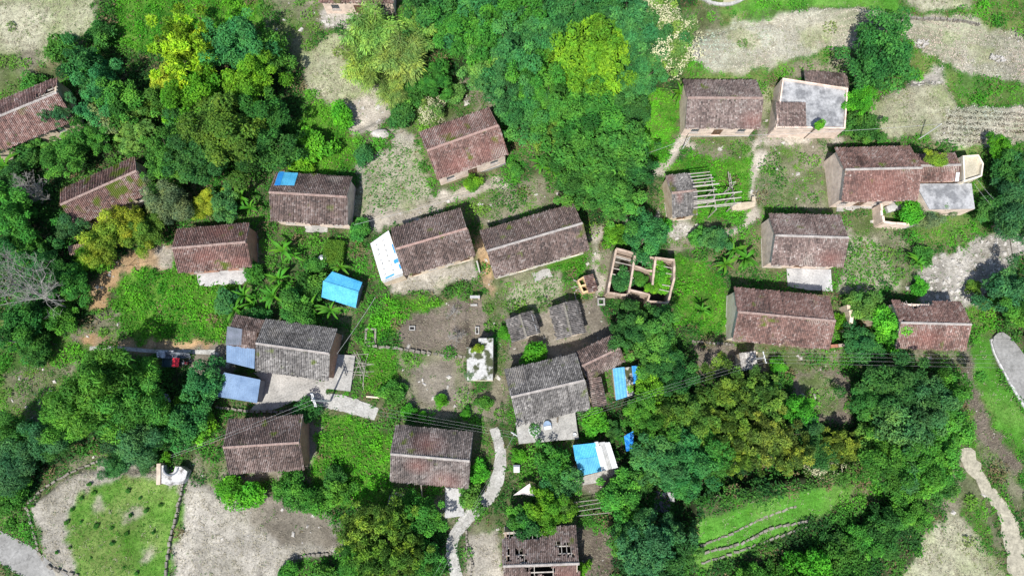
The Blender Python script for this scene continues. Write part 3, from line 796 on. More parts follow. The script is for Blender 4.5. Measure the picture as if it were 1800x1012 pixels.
def window(root, x, z0, w, h, y, face=-1, axis='x', frame_mat=None):
    """barred window set back in a wall opening"""
    def T(a, b, c): return (a, b, c) if axis == 'x' else (b, a, c)
    def S(a, b, c): return (a, b, c) if axis == 'x' else (b, a, c)
    fr = MB()
    t = .07
    for sx in (-1, 1): fr.box(T(x + sx * (w / 2 - t / 2), y, z0 + h / 2), S(t, .09, h))
    for sz in (0, 1): fr.box(T(x, y, z0 + (t / 2 if sz == 0 else h - t / 2)), S(w - 2 * t - .002, .088, t))
    o = fr.build('window', frame_mat or M_IRON, root)
    MB().box(T(x, y + .03 * -face, z0 + h / 2), S(w - .1, .02, h - .1)).build('pane', M_GLASS, o)
    bars = MB()
    for k in range(1, 4): bars.box(T(x - w / 2 + k * w / 4, y + face * .03, z0 + h / 2), S(.03, .03, h - .12))
    bars.build('bars', M_IRON, o)
    MB().box(T(x, y + face * .17, z0 - .04), S(w + .2, .16, .08)).build('sill', M_CONC, o)
    return o
def door(root, x, z0, w, h, y, face=-1):
    o = MB().box((x, y, z0 + h / 2), (w - .02, .06, h - .02)).build('door', M_WOOD, root)
    pl = MB()
    for k in range(4): pl.box((x - w / 2 + (k + .5) * w / 4, y + face * .045, z0 + h / 2), (w / 4 - .04, .03, h - .15))
    pl.build('door_board', M_WOOD, o)
    MB().box((x + w * .12, y + face * .08, z0 + h * .48), (.05, .05, .2)).build('handle', M_IRON, o)
    return o

FOOT = []
def house(quad, label, eh=4.2, pal=BRN_T, tanp=.52, wall=M_MUD, seed=1, front='dww', holes_s=(), holes_n=(), moss=0.26, gable_mat=None,
          ridge_mat=None, name='farmhouse', over=.45, gover=.28, ruined=False, sink=1.0, red_s=None, red_n=None, category='farmhouse', group='tiled farmhouses of the village', ridge_off=0.0, jag_n=0.0):
    cx = sum(q[0] for q in quad) / 4; cy = sum(q[1] for q in quad) / 4
    eh *= .86
    g = G(cx, cy, eh)
    zg = g[2] - eh
    c, rz, L, W = fit_quad(quad, zg + eh)
    root = empty(name, (c.x, c.y, zg), rz, label, category, group)
    tanp_s = tanp; rise = W / 2 * tanp
    y0 = ridge_off
    zr = eh + rise
    tan_n = rise / (W / 2 - y0); tan_s = rise / (W / 2 + y0)
    Lw, Ww = L - 2 * gover, W - 2 * over
    th = .26
    # walls
    ops = []
    zt_s = eh + over * tan_s - .12; zt_n = eh + over * tan_n - .12
    for i, k in enumerate(front):
        xx = -Lw / 2 + (i + .5) * Lw / len(front)
        if k == 'd': ops.append((xx, 0.05, 1.3, 2.1, 'd'))
        elif k == 'w': ops.append((xx, 1.1, 1.1, 1.15, 'w'))
        elif k == 'u': ops.append((xx, 2.6, 1.0, .75, 'w'))
    mb = MB(); wall_with_openings(mb, -Lw / 2 + th, Lw / 2 - th, -sink, zt_s, -Ww / 2 + th / 2, th, ops)
    mb.build('wall', wall, root)
    for o in ops:
        if o[4] == 'd': door(root, o[0], o[1], o[2], o[3], -Ww / 2 + .16)
        else: window(root, o[0], o[1], o[2], o[3], -Ww / 2 + .12)
    bops = [(-Lw * .25, 1.6, .9, .8), (Lw * .25, 1.6, .9, .8)]
    mb = MB(); wall_with_openings(mb, -Lw / 2 + th, Lw / 2 - th, -sink, zt_n, Ww / 2 - th / 2, th, bops)
    mb.build('wall', wall, root)
    for o in bops: window(root, *o, Ww / 2 - .12, face=1)
    for s in (-1, 1):
        mb = MB()
        prof = [(-Ww / 2, -sink), (Ww / 2, -sink), (Ww / 2, zt_n), (y0, zr - .14), (-Ww / 2, zt_s)]
        b = len(mb.v)
        for xx in (s * Lw / 2, s * (Lw / 2 - th)):
            for yy, zz in prof: mb.v.append((xx, yy, zz))
        f1 = tuple(range(5)); f2 = tuple(range(9, 4, -1))
        mb.f += [f1 if s > 0 else f1[::-1], f2 if s > 0 else f2[::-1]]
        for i in range(5):
            j = (i + 1) % 5
            q = (i, i + 5, j + 5, j)
            mb.f.append(q if s > 0 else q[::-1])
        mb.build('wall', gable_mat or wall, root)
    mb = MB(); mb.box((0, 0, -.4), (Lw + .12, Ww + .12, .8)); mb.build('plinth', M_CONC, root)
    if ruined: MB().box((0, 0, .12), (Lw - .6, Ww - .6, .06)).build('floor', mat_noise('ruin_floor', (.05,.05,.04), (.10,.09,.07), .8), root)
    # roof
    roof = bpy.data.objects.new('roof', None); link(roof, root)
    for sgn, tn, holes, red, jg in ((-1, tan_s, holes_s, red_s, 0), (1, tan_n, [(1 - b, 1 - a, c_, d_) for a, b, c_, d_ in holes_n], [(1 - a, b, c_) for a, b, c_ in (red_n or ())], jag_n)):
        run = W / 2 + y0 if sgn < 0 else W / 2 - y0
        S = math.hypot(run, run * tn)
        v, f, col = tile_slope(L, S, pal, seed * 7 + (3 if sgn > 0 else 0), holes, moss, red=red, jag=jg)
        me = mesh_np('tiles', slope_to_local(v, sgn, zr, tn, y0), f, M_TILE, col=col)
        t = link(bpy.data.objects.new('tiles', me), roof); t['kind'] = 'stuff'
        cc = 1 / math.sqrt(1 + tn * tn)
        def sp(x, d, n=0.0): return (x, y0 + sgn * (d * cc + n * tn * cc), zr - d * tn * cc + n * cc)
        if not holes:
            mb = MB()
            a = [sp(-L / 2 + .06, 0, -.06), sp(L / 2 - .06, 0, -.06), sp(L / 2 - .06, S - .05, -.06), sp(-L / 2 + .06, S - .05, -.06)]
            b_ = [sp(-L / 2 + .06, 0, -.12), sp(L / 2 - .06, 0, -.12), sp(L / 2 - .06, S - .05, -.12), sp(-L / 2 + .06, S - .05, -.12)]
            mb.v = a + b_
            mb.f = [(0, 1, 2, 3), (7, 6, 5, 4), (0, 4, 5, 1), (1, 5, 6, 2), (2, 6, 7, 3), (3, 7, 4, 0)]
            mb.build('boarding', M_BEAM, roof)
        else:
            for k in range(5):
                d = (k + .4) * S / 5
                MB().beam(sp(-L / 2 + .15, d, -.22), sp(L / 2 - .15, d, -.22), .14).build('purlin', M_BEAM, roof)
            nr = int(L / .55)
            rmesh = None
            for k in range(nr):
                x = -L / 2 + (k + .5) * L / nr + .04 * R.uniform(-1, 1)
                d1 = S * (R.uniform(.9, 1.0)); d0 = .05
                fxx = (x + L / 2) / L if sgn < 0 else (L / 2 - x) / L
                for h0, h1, e0, e1 in holes:
                    if h1 - h0 > .2 and h0 + .02 < fxx < h1 - .02:
                        if e0 < .1: d0 = S * min(e1, .9) - R.uniform(0, .5)
                        else: d1 = S * min(1.0, e0 + R.uniform(.05, .3))
                if d1 - d0 < .3: continue
                MB().beam(sp(x, d0, -.10), sp(x, d1, -.10), .075, .06).build('rafter', M_BEAM, roof)
    ridge_cap(roof, L - .1, zr, y0, ridge_mat or M_RIDGE_TILE, seed)
    hl, hw = L / 2 - .1, W / 2 - .1
    cs, sn = math.cos(rz), math.sin(rz)
    poly = [(c.x + a * cs - b * sn, c.y + a * sn + b * cs) for a, b in ((-hl, -hw), (hl, -hw), (hl, hw), (-hl, hw))]
    FOOT.append(poly)
    return root, L, W, zr, zg

M_RIDGE_TILE = mat_noise('ridge_tile', (.22,.15,.13), (.34,.26,.23), 2.2, fine=10)

house([(-92,212),(98,140),(135,208),(-56,292)], 'long faded red tiled farmhouse running off the upper left frame edge', 3.6, [tuple(min(.6, a * 1.22) for a in p) for p in RED_T], wall=M_MUD, seed=3, holes_n=[(.86,1.1,.0,.5)], ridge_mat=M_RIDGE)
house([(98,338),(235,276),(268,338),(140,394)], 'tiled farmhouse sunk among trees between the grey dead shrub and the bluish willow', 3.4, RED_T, wall=M_MUD, seed=4, moss=.42)
house([(314,405),(440,390),(441,471),(310,478)], 'small red tiled farmhouse with pale weedy forecourt on the left slope', 3.8, RED_T, wall=M_RED, seed=5, front='wdw', red_s=[(.4,.4,.22),(.85,.7,.2)], red_n=[(.6,.6,.25)])
hD = house([(484,303),(619,311),(612,396),(477,388)], 'dark brown tiled farmhouse with a blue tarp on its upper left roof corner', 3.9, BRN_T, wall=M_PINK, seed=6, front='wdw')
hE = house([(738,232),(861,190),(893,271),(768,317)], 'tilted brick-red tiled farmhouse standing alone above the crop plot', 4.6, RED_T, wall=M_PINK, seed=7, front='wdw', ridge_mat=mat_noise('pink_ridge', (.28,.18,.155),(.36,.25,.22),2), red_s=[(.3,.7,.3),(.8,.6,.3)], red_n=[(.4,.5,.3)])
hF = house([(685,402),(810,366),(836,449),(713,485)], 'brown tiled farmhouse joined to a white sheeted lean-to', 4.3, BRN_T, wall=M_MUD, seed=8, front='dwwd', ridge_mat=mat_noise('pink_ridge', (.28,.18,.155),(.36,.25,.22),2))
hG = house([(843,405),(1008,359),(1036,438),(869,489)], 'longest brown tiled farmhouse with cream front wall near the roofless ruin', 4.3, BRN_T, wall=M_CREAM, seed=9, front='wdwwd', ridge_mat=M_RIDGE)
house([(1201,140),(1331,141),(1335,226),(1203,226)], 'dusty red-grey tiled farmhouse with pink front, door and two barred windows', 4.1, [tuple(.5*(a+b) for a,b in zip(p,q)) for p,q in zip(RED_T,GRY_T)], wall=M_PINK, seed=10, front='wdw', red_s=[(.9,.7,.25)])
house([(1354,375),(1480,379),(1480,469),(1352,465)], 'red mottled farmhouse roof above a clean pale concrete forecourt', 4.3, [tuple(.6*a+.4*b for a,b in zip(p,q)) for p,q in zip(RED_T,GRY_T)], wall=M_PINK, seed=12, front='wdw', ridge_mat=M_RIDGE, red_s=[(.8,.7,.25)])
house([(1293,505),(1456,521),(1459,614),(1284,598)], 'long red tiled farmhouse directly behind the small grey tiled shed', 4.3, RED_T, wall=M_CREAM, seed=13, front='wdwdw')
house([(1568,527),(1692,531),(1694,615),(1572,613)], 'red tiled farmhouse with collapsed rear eave beside the dry streambed', 4.0, RED_T, wall=M_PINK, seed=14, front='wdw', holes_n=[(.16,.58,.74,1.2),(.05,.15,-.1,.1)], ridge_mat=M_RIDGE, red_s=[(.4,.5,.3)])
hO = house([(888,648),(1012,622),(1039,716),(908,749)], 'big grey tiled farmhouse above the concrete terrace', 4.3, GRY_T, wall=M_CREAM, seed=15, front='wdw', ridge_mat=M_RIDGE)
house([(1011,621),(1074,588),(1101,636),(1030,668)], 'rust brown tiled annex adjoining the right end of the big grey farmhouse', 3.6, BRN_T, tanp=.42, wall=M_MUD, seed=16, front='wd', gover=.1)
hS = house([(470,560),(595,579),(576,668),(446,651)], 'grey tiled farmhouse with a red brick gable beside the concrete yard', 4.5, GRY_T, wall=M_RED, seed=17, front='wdwd', ridge_mat=M_RIDGE)
house([(404,737),(533,729),(535,824),(400,833)], 'brown tiled farmhouse with red brick gable below the blue-grey metal shed', 4.0, BRN_T, wall=M_RED, seed=18, front='wdw')
house([(697,747),(833,759),(822,858),(684,845)], 'red and grey tiled farmhouse beside the curving cement footpath', 4.3, [tuple(.5*(a+b) for a,b in zip(p,q)) for p,q in zip(BRN_T,GRY_T)], wall=M_CREAM, seed=19, front='wdwdw', ridge_mat=M_RIDGE, red_n=[(.45,.4,.3)], red_s=[(.35,.3,.22),(.7,.8,.3)])
house([(884,930),(1016,921),(1016,1046),(884,1046)], 'collapsing tiled farmhouse with holes in its roof at the bottom edge', 3.8, BRN_T, wall=M_ADOBE, seed=20, ruined=True, front='wd', ridge_mat=M_RIDGE,
      holes_s=[(.27,.36,.02,.12),(.30,.36,.16,.24),(.30,.36,.3,.4),(.40,.66,.02,.42),(.14,.22,.45,.55),(.38,.42,.4,.5),(.97,1.1,.0,.3),(.2,.24,.7,.8),(.5,.6,.7,.85)],
      holes_n=[(-.1,.64,.66,1.2),(.05,.12,.1,.5),(.2,.3,.05,.45),(.74,.9,.2,.55),(.86,.92,.55,.9)][:4], red_s=[(.8,.5,.4)])
house([(560,-48),(690,-48),(694,5),(562,5)], 'pink-walled farmhouse cut off by the top frame edge', 4.0, RED_T, wall=M_PINK, seed=21, front='wdw')
# small sheds
def shed(quad, label, eh, pal, seed, wall=M_MUD, tanp=.45, **k):
    return house(quad, label, eh, pal, tanp=tanp, wall=wall, seed=seed, front=k.pop('front', 'd'), name='tiled_shed', over=.25, gover=.2, category='shed', group='small tiled sheds', **k)
# these two ridges run up and down the picture: corners given turned a quarter
shed([(939,546),(948,585),(903,602),(887,561)], 'small dark grey tiled shed, left one of the pair', 2.4, [tuple(.5*(a+b) for a,b in zip(p,q)) for p,q in zip(GRY_T,DRK_T)], 31, M_MUD, ridge_mat=M_EDGE)
shed([(1016,530),(1030,588),(978,594),(964,537)], 'dark grey tiled shed, right one of the pair', 2.6, [tuple(.5*(a+b) for a,b in zip(p,q)) for p,q in zip(GRY_T,DRK_T)], 32, M_MUD, ridge_mat=M_EDGE)

# ------------------------------------------------------------------ flat roofs, ruins, metal sheds
def flat_house(pix, zt, label, mat_roof, wall, name='flat_roofed_house', parapet=.25, pw=.2, category='house'):
    """flat concrete roof outline in pixels at height zt above the ground"""
    cx = sum(q[0] for q in pix) / len(pix); cy = sum(q[1] for q in pix) / len(pix)
    zg = G(cx, cy, zt)[2] - zt
    pts = ccw([P(a, b, zg + zt)[:2] for a, b in pix])
    c = (sum(p[0] for p in pts) / len(pts), sum(p[1] for p in pts) / len(pts))
    root = empty(name, (*c, zg), 0, label, category)
    loc = [(x - c[0], y - c[1]) for x, y in pts]
    n = len(loc)
    for i in range(n):
        a, b = Vector(loc[i]), Vector(loc[(i + 1) % n])
        d = b - a; nn = Vector((-d.y, d.x)).normalized()
        q = [a, b, b + nn * .28 - d.normalized() * .0, a + nn * .28]
        MB().prism([tuple(t) for t in q], -1.0, zt - .16 - .002 * i).build('wall', wall, root)
    MB().prism([(x * .995, y * .995) for x, y in loc], zt - .15, zt).build('roof_slab', mat_roof, root)
    if parapet:
        for i in range(n):
            a, b = Vector(loc[i]), Vector(loc[(i + 1) % n])
            d = (b - a).normalized(); nn = Vector((-d.y, d.x))
            q = [a + nn * .01, b + nn * .01, b + nn * pw, a + nn * pw]
            MB().prism([tuple(t) for t in q], zt + .002 * i, zt + parapet + .004 * i).build('parapet', wall, root)
    FOOT.append(pts)
    return root, c, zg, loc

def lean_roof(root, c, zg, quad, z_hi, z_lo, pal, seed, label=None, holes=()):
    """single tiled slope: quad TL TR BR BL in pixels, TL-TR the high side"""
    pt = [Vector(P(*q, zg + z)) for q, z in zip(quad, (z_hi, z_hi, z_lo, z_lo))]
    o = sum(pt, Vector()) / 4
    ux = ((pt[1] - pt[0]) + (pt[2] - pt[3])).normalized()
    dn = ((pt[3] - pt[0]) + (pt[2] - pt[1])); dn = (dn - ux * dn.dot(ux)).normalized()
    nm = dn.cross(ux) if dn.cross(ux).z > 0 else ux.cross(dn)
    L = ((pt[1] - pt[0]).length + (pt[2] - pt[3]).length) / 2
    S = (pt[3] - pt[0]).dot(dn) * .5 + (pt[2] - pt[1]).dot(dn) * .5
    v, f, col = tile_slope(L, S, pal, seed, holes)
    O = o - dn * S / 2
    w = np.array(O) + v[:, :1] * np.array(ux) + v[:, 1:2] * np.array(dn) + v[:, 2:3] * np.array(nm)
    org = np.array(root.matrix_basis.translation)
    w = w - org
    if (root.rotation_euler.z):
        a = -root.rotation_euler.z; ca, sa = math.cos(a), math.sin(a)
        w = np.stack([w[:, 0] * ca - w[:, 1] * sa, w[:, 0] * sa + w[:, 1] * ca, w[:, 2]], -1)
    roof = bpy.data.objects.new('roof', None); link(roof, root)
    t = link(bpy.data.objects.new('tiles', mesh_np('tiles', w, f, M_TILE, col=col)), roof); t['kind'] = 'stuff'
    q = [O + ux * s * (L / 2 - .05) + dn * d - nm * h for h in (.06, .14) for s, d in ((-1, 0), (1, 0), (1, S - .05), (-1, S - .05))]
    q = [p - Vector(org) for p in q]
    if root.rotation_euler.z:
        M = Matrix.Rotation(-root.rotation_euler.z, 3, 'Z'); q = [M @ p for p in q]
    mb = MB(); mb.v = [tuple(p) for p in q]
    mb.f = [(0, 1, 2, 3), (7, 6, 5, 4), (0, 4, 5, 1), (1, 5, 6, 2), (2, 6, 7, 3), (3, 7, 4, 0)]
    mb.build('boarding', M_BEAM, roof)
    return roof

# flat-roofed house, upper right
rI, cI, zI, locI = flat_house([(1374,139),(1489,157),(1484,228),(1362,226)], 3.0, 'pale flat concrete roofed house with a tiled corner, beside the dark round tree', M_CONC_ROOF, M_PINK, parapet=.35)
lean_roof(rI, cI, zI, [(1366,179),(1418,180),(1414,224),(1362,223)], 3.42, 3.30, [tuple(.6*a+.4*b for a,b in zip(p,q)) for p,q in zip(RED_T,GRY_T)], 41, holes=[(.38,.44,.6,.68)])
lean_roof(rI, cI, zI, [(1417,142),(1492,158),(1487,126),(1413,129)], 2.8, 2.1, BRN_T, 42)
mb = MB(); rs = random.Random(5)
p0 = P(1436, 222, zI + 3.0)
b = []
for k in range(9):
    b.append((p0[0] - cI[0] + R.uniform(-1, 1), p0[1] - cI[1] + R.uniform(-.5, .6), 4.22))
# J: long red farmhouse in two lengths with terrace
rJ = house([(1471,259),(1606,258),(1606,351),(1474,356)], 'long red tiled farmhouse with tall pink gable and a concrete terrace roof at its end', 4.6, RED_T, wall=M_PINK, seed=11, front='wdww', ridge_mat=M_RIDGE, red_s=[(.5,.5,.5)])[0]
rJ2 = house([(1606,271),(1682,269),(1682,319),(1607,320)], 'narrow lower tiled wing on the right end of the long red farmhouse', 4.3, RED_T, tanp=.42, wall=M_PINK, seed=44, front='wd', ridge_mat=M_RIDGE, gover=.05, over=.3)
J2 = rJ2
def onroof2(root, px, py, zr, tp=.42, lift=.16):
    z = zr - 1
    for _ in range(6):
        q = Matrix.Rotation(-root.rotation_euler.z, 3, 'Z') @ (Vector(P(px, py, root.location.z + z)) - root.location); z = zr - abs(q.y) * tp + lift
    return q
flat_house([(1609,323),(1708,322),(1714,367),(1634,368)], 3.2, 'stained bluish concrete terrace roof below the lower tiled wing', M_CONC_ROOF, M_PINK, name='terrace_building', parapet=0)
rT, cT, zT_, lT = flat_house([(1688,276),(1716,274),(1725,290),(1722,312),(1690,322)], 3.6, 'open cream walled roof platform at the right end of the long red farmhouse', mat_noise('yellow_concrete', (.36,.33,.25), (.47,.43,.34), .9), M_CREAM, name='roof_platform', parapet=.5, category='platform')
# mossy flat-roofed hut in the centre
flat_house([(841,594),(867,594),(866,668),(821,668),(820,610),(841,610)], 2.6, 'mossy flat concrete roofed hut in the central garden', M_CONC_MOSS, M_CREAM, name='concrete_hut', parapet=0, category='hut')

# annex below the rust brown annex: single slope
def lean_shed(quad, label, z_hi, z_lo, pal, seed, wall=M_MUD, name='tiled_lean_to', **k):
    cx = sum(q[0] for q in quad) / 4; cy = sum(q[1] for q in quad) / 4
    zm = (z_hi + z_lo) / 2
    g = G(cx, cy, zm); zg = g[2] - zm
    root = empty(name, (g[0], g[1], zg), 0, label, 'shed', k.get('group'))
    lean_roof(root, None, zg, quad, z_hi, z_lo, pal, seed, holes=k.get('holes', ()))
    pts = [Vector(P(*q, zg + z)) - Vector((g[0], g[1], zg)) for q, z in zip(quad, (z_hi, z_hi, z_lo, z_lo))]
    for i in range(4):
        a, b_ = pts[i] * 1.0, pts[(i + 1) % 4] * 1.0
        a2, b2 = Vector((a.x * .9, a.y * .9)), Vector((b_.x * .9, b_.y * .9))
        d = b2 - a2; nn = Vector((d.y, -d.x)).normalized() * .2
        poly = [tuple(a2), tuple(b2), tuple(b2 + nn), tuple(a2 + nn)]
        tops = [a.z - .22, b_.z - .22, b_.z - .22, a.z - .22]
        ar = sum(poly[m][0] * poly[(m + 1) % 4][1] - poly[(m + 1) % 4][0] * poly[m][1] for m in range(4))
        if ar < 0: poly, tops = poly[::-1], tops[::-1]
        MB().prism(poly, -.8 - .003 * i, [t - .003 * i for t in tops]).build('wall', wall, root)
    FOOT.append(ccw([tuple((p + Vector((g[0], g[1], 0)))[:2]) for p in pts]))
    return root
lean_shed([(1056,658),(1066,708),(1043,717),(1031,668)], 'narrow brown tiled lean-to right of the big grey roof', 3.0, 2.5, BRN_T, 51)
lean_shed([(1300,620),(1334,616),(1324,647),(1302,652)], 'little pale grey tiled shed beside the crossarm power pole', 2.5, 2.0, [(.40,.38,.36),(.33,.31,.30),(.46,.44,.42),(.22,.21,.21),(.5,.48,.46)], 52)
# small collapsed brick outhouse
quadB = [(1025,484),(1041,481),(1051,508),(1034,513)]
g = G(1027, 503, 1.5); zg = g[2] - 1.5
rB = empty('brick_outhouse', (g[0], g[1], zg), 0, 'tiny half collapsed yellow brick outhouse beside the roofless ruin', 'outhouse')
lean_roof(rB, None, zg, [(1042,481),(1051,510),(1035,514),(1025,484)], 1.7, 2.2, RED_T, 53, holes=[(.3,.42,.0,.25)])
M_YBRICK = mat_brick('yellow_brick', (.62,.42,.22), (.68,.50,.28), (.55,.45,.33))
for a, b_ in (((1016,493),(1026,487)), ((1026,487),(1036,512)), ((1025,514),(1036,510)), ((1016,493),(1025,514)), ((1021,503),(1030,500)), ((1036,512),(1047,510)), ((1041,483),(1049,508))):
    p = Vector(P(*a, zg + 1.6)) - Vector((g[0], g[1], zg + 1.6)); q = Vector(P(*b_, zg + 1.6)) - Vector((g[0], g[1], zg + 1.6))
    MB().beam((p.x, p.y, .55), (q.x, q.y, .55), .2, 2.2 + .1 * R.random()).build('wall', M_YBRICK, rB)
for k in range(16):
    p = G(1012 + R.uniform(-6, 10), 505 + R.uniform(-14, 22))
    a = R.uniform(0, 3.1); l = R.uniform(.5, 1.5)
    o = MB().beam((-l / 2, 0, 0), (l / 2, 0, R.uniform(0, .3)), .08).build('broken_plank', M_DEAD if k % 3 else M_WOOD)
    o.location = (p[0], p[1], p[2] + .1 + .05 * (k % 4)); o.rotation_euler = (0, 0, a)
    tag(o, 'splintered plank in the rubble left of the yellow brick outhouse', 'plank', 'planks in the rubble of the outhouse')

# roofless ruin with partition walls and beams
ZRU = 3.4
g = G(1127, 486, ZRU); zg = g[2] - ZRU
rN = empty('roofless_ruin', (g[0], g[1], zg), 0, 'roofless mud brick ruin with bare walls, beams and plants inside', 'ruin')
M_RUINW = mat_noise('ruin_wall', (.34,.255,.195), (.50,.40,.33), 1.1, fine=8, fine_amt=.25)
def rl(a, b_, h): 
    p = P(a, b_, zg + h); return Vector((p[0] - g[0], p[1] - g[1], h))
def jag_wall(pa, pb, h0, h1, th=.27, seed=0, dips=()):
    rs = random.Random(seed)
    a, b_ = rl(*pa, ZRU), rl(*pb, ZRU); d = b_ - a; l = math.hypot(d.x, d.y); u = Vector((d.x / l, d.y / l)); nn = Vector((-u.y, u.x)) * th / 2
    n = max(2, int(l / .7)); hs = []
    for k in range(n + 1):
        t = k / n; h = h0 + (h1 - h0) * t + rs.uniform(-.15, .15)
        for d0, d1, dh in dips:
            if d0 < t < d1: h -= dh
        hs.append(h)
    mb = MB(); vs = []
    for k in range(n + 1):
        p = Vector((a.x, a.y)) + u * (l * k / n); w1 = nn * rs.uniform(.85, 1.1)
        for s in (1, -1):
            q = p + w1 * s
            mb.v += [(q.x, q.y, -.6), (q.x, q.y, hs[k])]
    for k in range(n):
        o = k * 4
        mb.f += [(o, o + 4, o + 5, o + 1), (o + 2, o + 3, o + 7, o + 6), (o + 1, o + 5, o + 7, o + 3)]
    e = n * 4
    mb.f += [(0, 1, 3, 2), (e, e + 2, e + 3, e + 1)]
    mb.build('wall', M_RUINW, rN)
jag_wall((1083,437), (1119,447), 3.5, 3.4, seed=1)
jag_wall((1119,447), (1153,453), 3.3, 3.2, seed=2)
jag_wall((1153,453), (1186,457), 3.5, 3.4, seed=3)
jag_wall((1083,438), (1069,514), 3.6, 3.3, seed=4, dips=[(.55,1,.3)])
jag_wall((1116,449), (1106,514), 3.5, 3.3, seed=5)
jag_wall((1152,452), (1148,500), 3.6, 3.1, seed=6)
jag_wall((1117,467), (1150,475), 3.2, 3.0, seed=7, dips=[(.5,.8,.6)])
jag_wall((1185,458), (1185,490), 3.5, 3.5, seed=8); jag_wall((1185,490), (1175,531), 3.5, 3.2, seed=9)
jag_wall((1070,514), (1106,516), 3.1, 2.6, seed=10, dips=[(.5,1,.5)])
jag_wall((1108,509), (1143,517), 3.2, 3.0, seed=11)
jag_wall((1143,517), (1140,528), 3.0, 2.8, seed=12)
jag_wall((1140,528), (1175,532), 2.9, 3.1, seed=13)
for a, b_ in (((1084,450),(1113,458)), ((1083,452),(1112,460)), ((1085,461),(1112,467)), ((1081,472),(1101,476)), ((1079,482),(1083,483)), ((1098,486),(1110,488)), ((1127,460),(1150,465)), ((1154,465),(1180,471)), ((1155,477),(1180,482)), ((1168,501),(1179,503)), ((1157,508),(1176,512))):
    p, q = rl(*a, 2.8), rl(*b_, 2.8)
    e = (q - p).normalized() * .3
    MB().tube([p - e, q + e], [.07, .06], 6).build('beam', M_BEAM, rN)
rp = [rl(*q, ZRU) for q in ((1083,437),(1186,456),(1175,532),(1069,516))]
RUINPOLY = ccw([(p.x + g[0], p.y + g[1]) for p in rp])
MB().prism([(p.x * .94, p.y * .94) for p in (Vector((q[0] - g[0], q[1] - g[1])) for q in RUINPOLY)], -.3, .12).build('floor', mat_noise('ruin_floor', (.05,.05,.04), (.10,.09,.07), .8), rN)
FOOT.append(RUINPOLY)

# barn: half tiled, half bare beams
rW = house([(1172,308),(1214,305),(1225,377),(1179,384)], 'half ruined grey tiled barn whose right side is bare beams', 3.4, GRY_T, wall=M_MUD, seed=22, front='d', name='barn', category='barn', group=None, gover=.1, over=.3, red_n=[(.15,.8,.3)], red_s=[(.3,.15,.2)])
root, L, W, zr, zg = rW
def wloc(px, py, z):
    p = Vector(P(px, py, zg + z)) - Vector(root.location); return Matrix.Rotation(-root.rotation_euler.z, 3, 'Z') @ p
for (x0, y0, x1, y1, z, r) in ((1213,306,1248,302,3.9,.07),(1217,311,1251,307,4.2,.07),(1219,317,1254,312,4.5,.07),(1222,322,1257,318,4.8,.07),(1222,328,1264,323,5.2,.11),(1222,337,1260,333,4.8,.08),
                               (1223,346,1304,337,4.5,.10),(1223,353,1256,350,4.3,.06),(1223,356,1303,347,4.1,.10),(1223,359,1258,354,3.9,.07),(1223,365,1303,356,3.7,.10),(1259,364,1292,360,3.6,.06)):
    MB().tube([wloc(x0 - 4, y0, z), wloc((x0 + x1) / 2, (y0 + y1) / 2, z + R.uniform(-.08, .05)), wloc(x1, y1, z)], [r, r * .95, r * .8], 6).build('beam', M_BEAM, root)
for (x, y, z) in ((1250,309,4.2),(1256,330,4.8),(1257,345,4.6),(1259,368,3.6),(1290,324,3.2),(1291,340,4.4),(1292,358,3.9),(1281,330,2.6)):
    p = wloc(x, y, z)
    MB().tube([(p.x, p.y, -.4), p], [.10, .07], 6).build('post', M_BEAM, root)
for (x0, y0, z0, x1, y1, z1) in ((1250,309,3.6,1259,368,3.4),(1283,305,1.6,1292,360,3.2),(1254,345,2.8,1247,341,1.2),(1280,302,1.4,1284,332,1.6),(1281,322,2,1294,320,2.1)):
    MB().tube([wloc(x0, y0, z0), wloc(x1, y1, z1)], .06, 5).build('brace', M_BEAM, root)
# stump of cream wall beside the barn
g = G(1306, 364, .8)
r = empty('mud_wall_stump', (g[0], g[1], g[2] - .8), 0, 'stump of smooth cream mud wall right of the bare barn beams', 'wall')
pa, pb, pc = [Vector(P(a, b_, g[2])) - Vector(g) for a, b_ in ((1286,366),(1326,359),(1325,345))]
mb = MB()
def rounded(mb, a, b_, w, h):
    d = (b_ - a); l = math.hypot(d.x, d.y); u = Vector((d.x, d.y)) / l; nn = Vector((-u.y, u.x))
    prof = []
    for s in (1, -1):
        for k in range(9):
            t = k / 8 if s > 0 else 1 - k / 8
            ww = w * (.35 + .65 * math.sin(math.pi * min(max(t, .08), .92)) ** .5)
            q = Vector((a.x, a.y)) + u * l * t + nn * ww * s * -.5
            prof.append(tuple(q))
    mb.prism(ccw(prof), -.5, h)
M_STUMP = mat_noise('stump_mud', (.40,.34,.25), (.52,.45,.34), 1.2, fine=7, fine_amt=.2)
rounded(mb, pa, pb, 1.0, .95); mb.build('wall', M_STUMP, r)
mb = MB(); rounded(mb, pb, pc, .5, .7); mb.build('wall', M_STUMP, r)

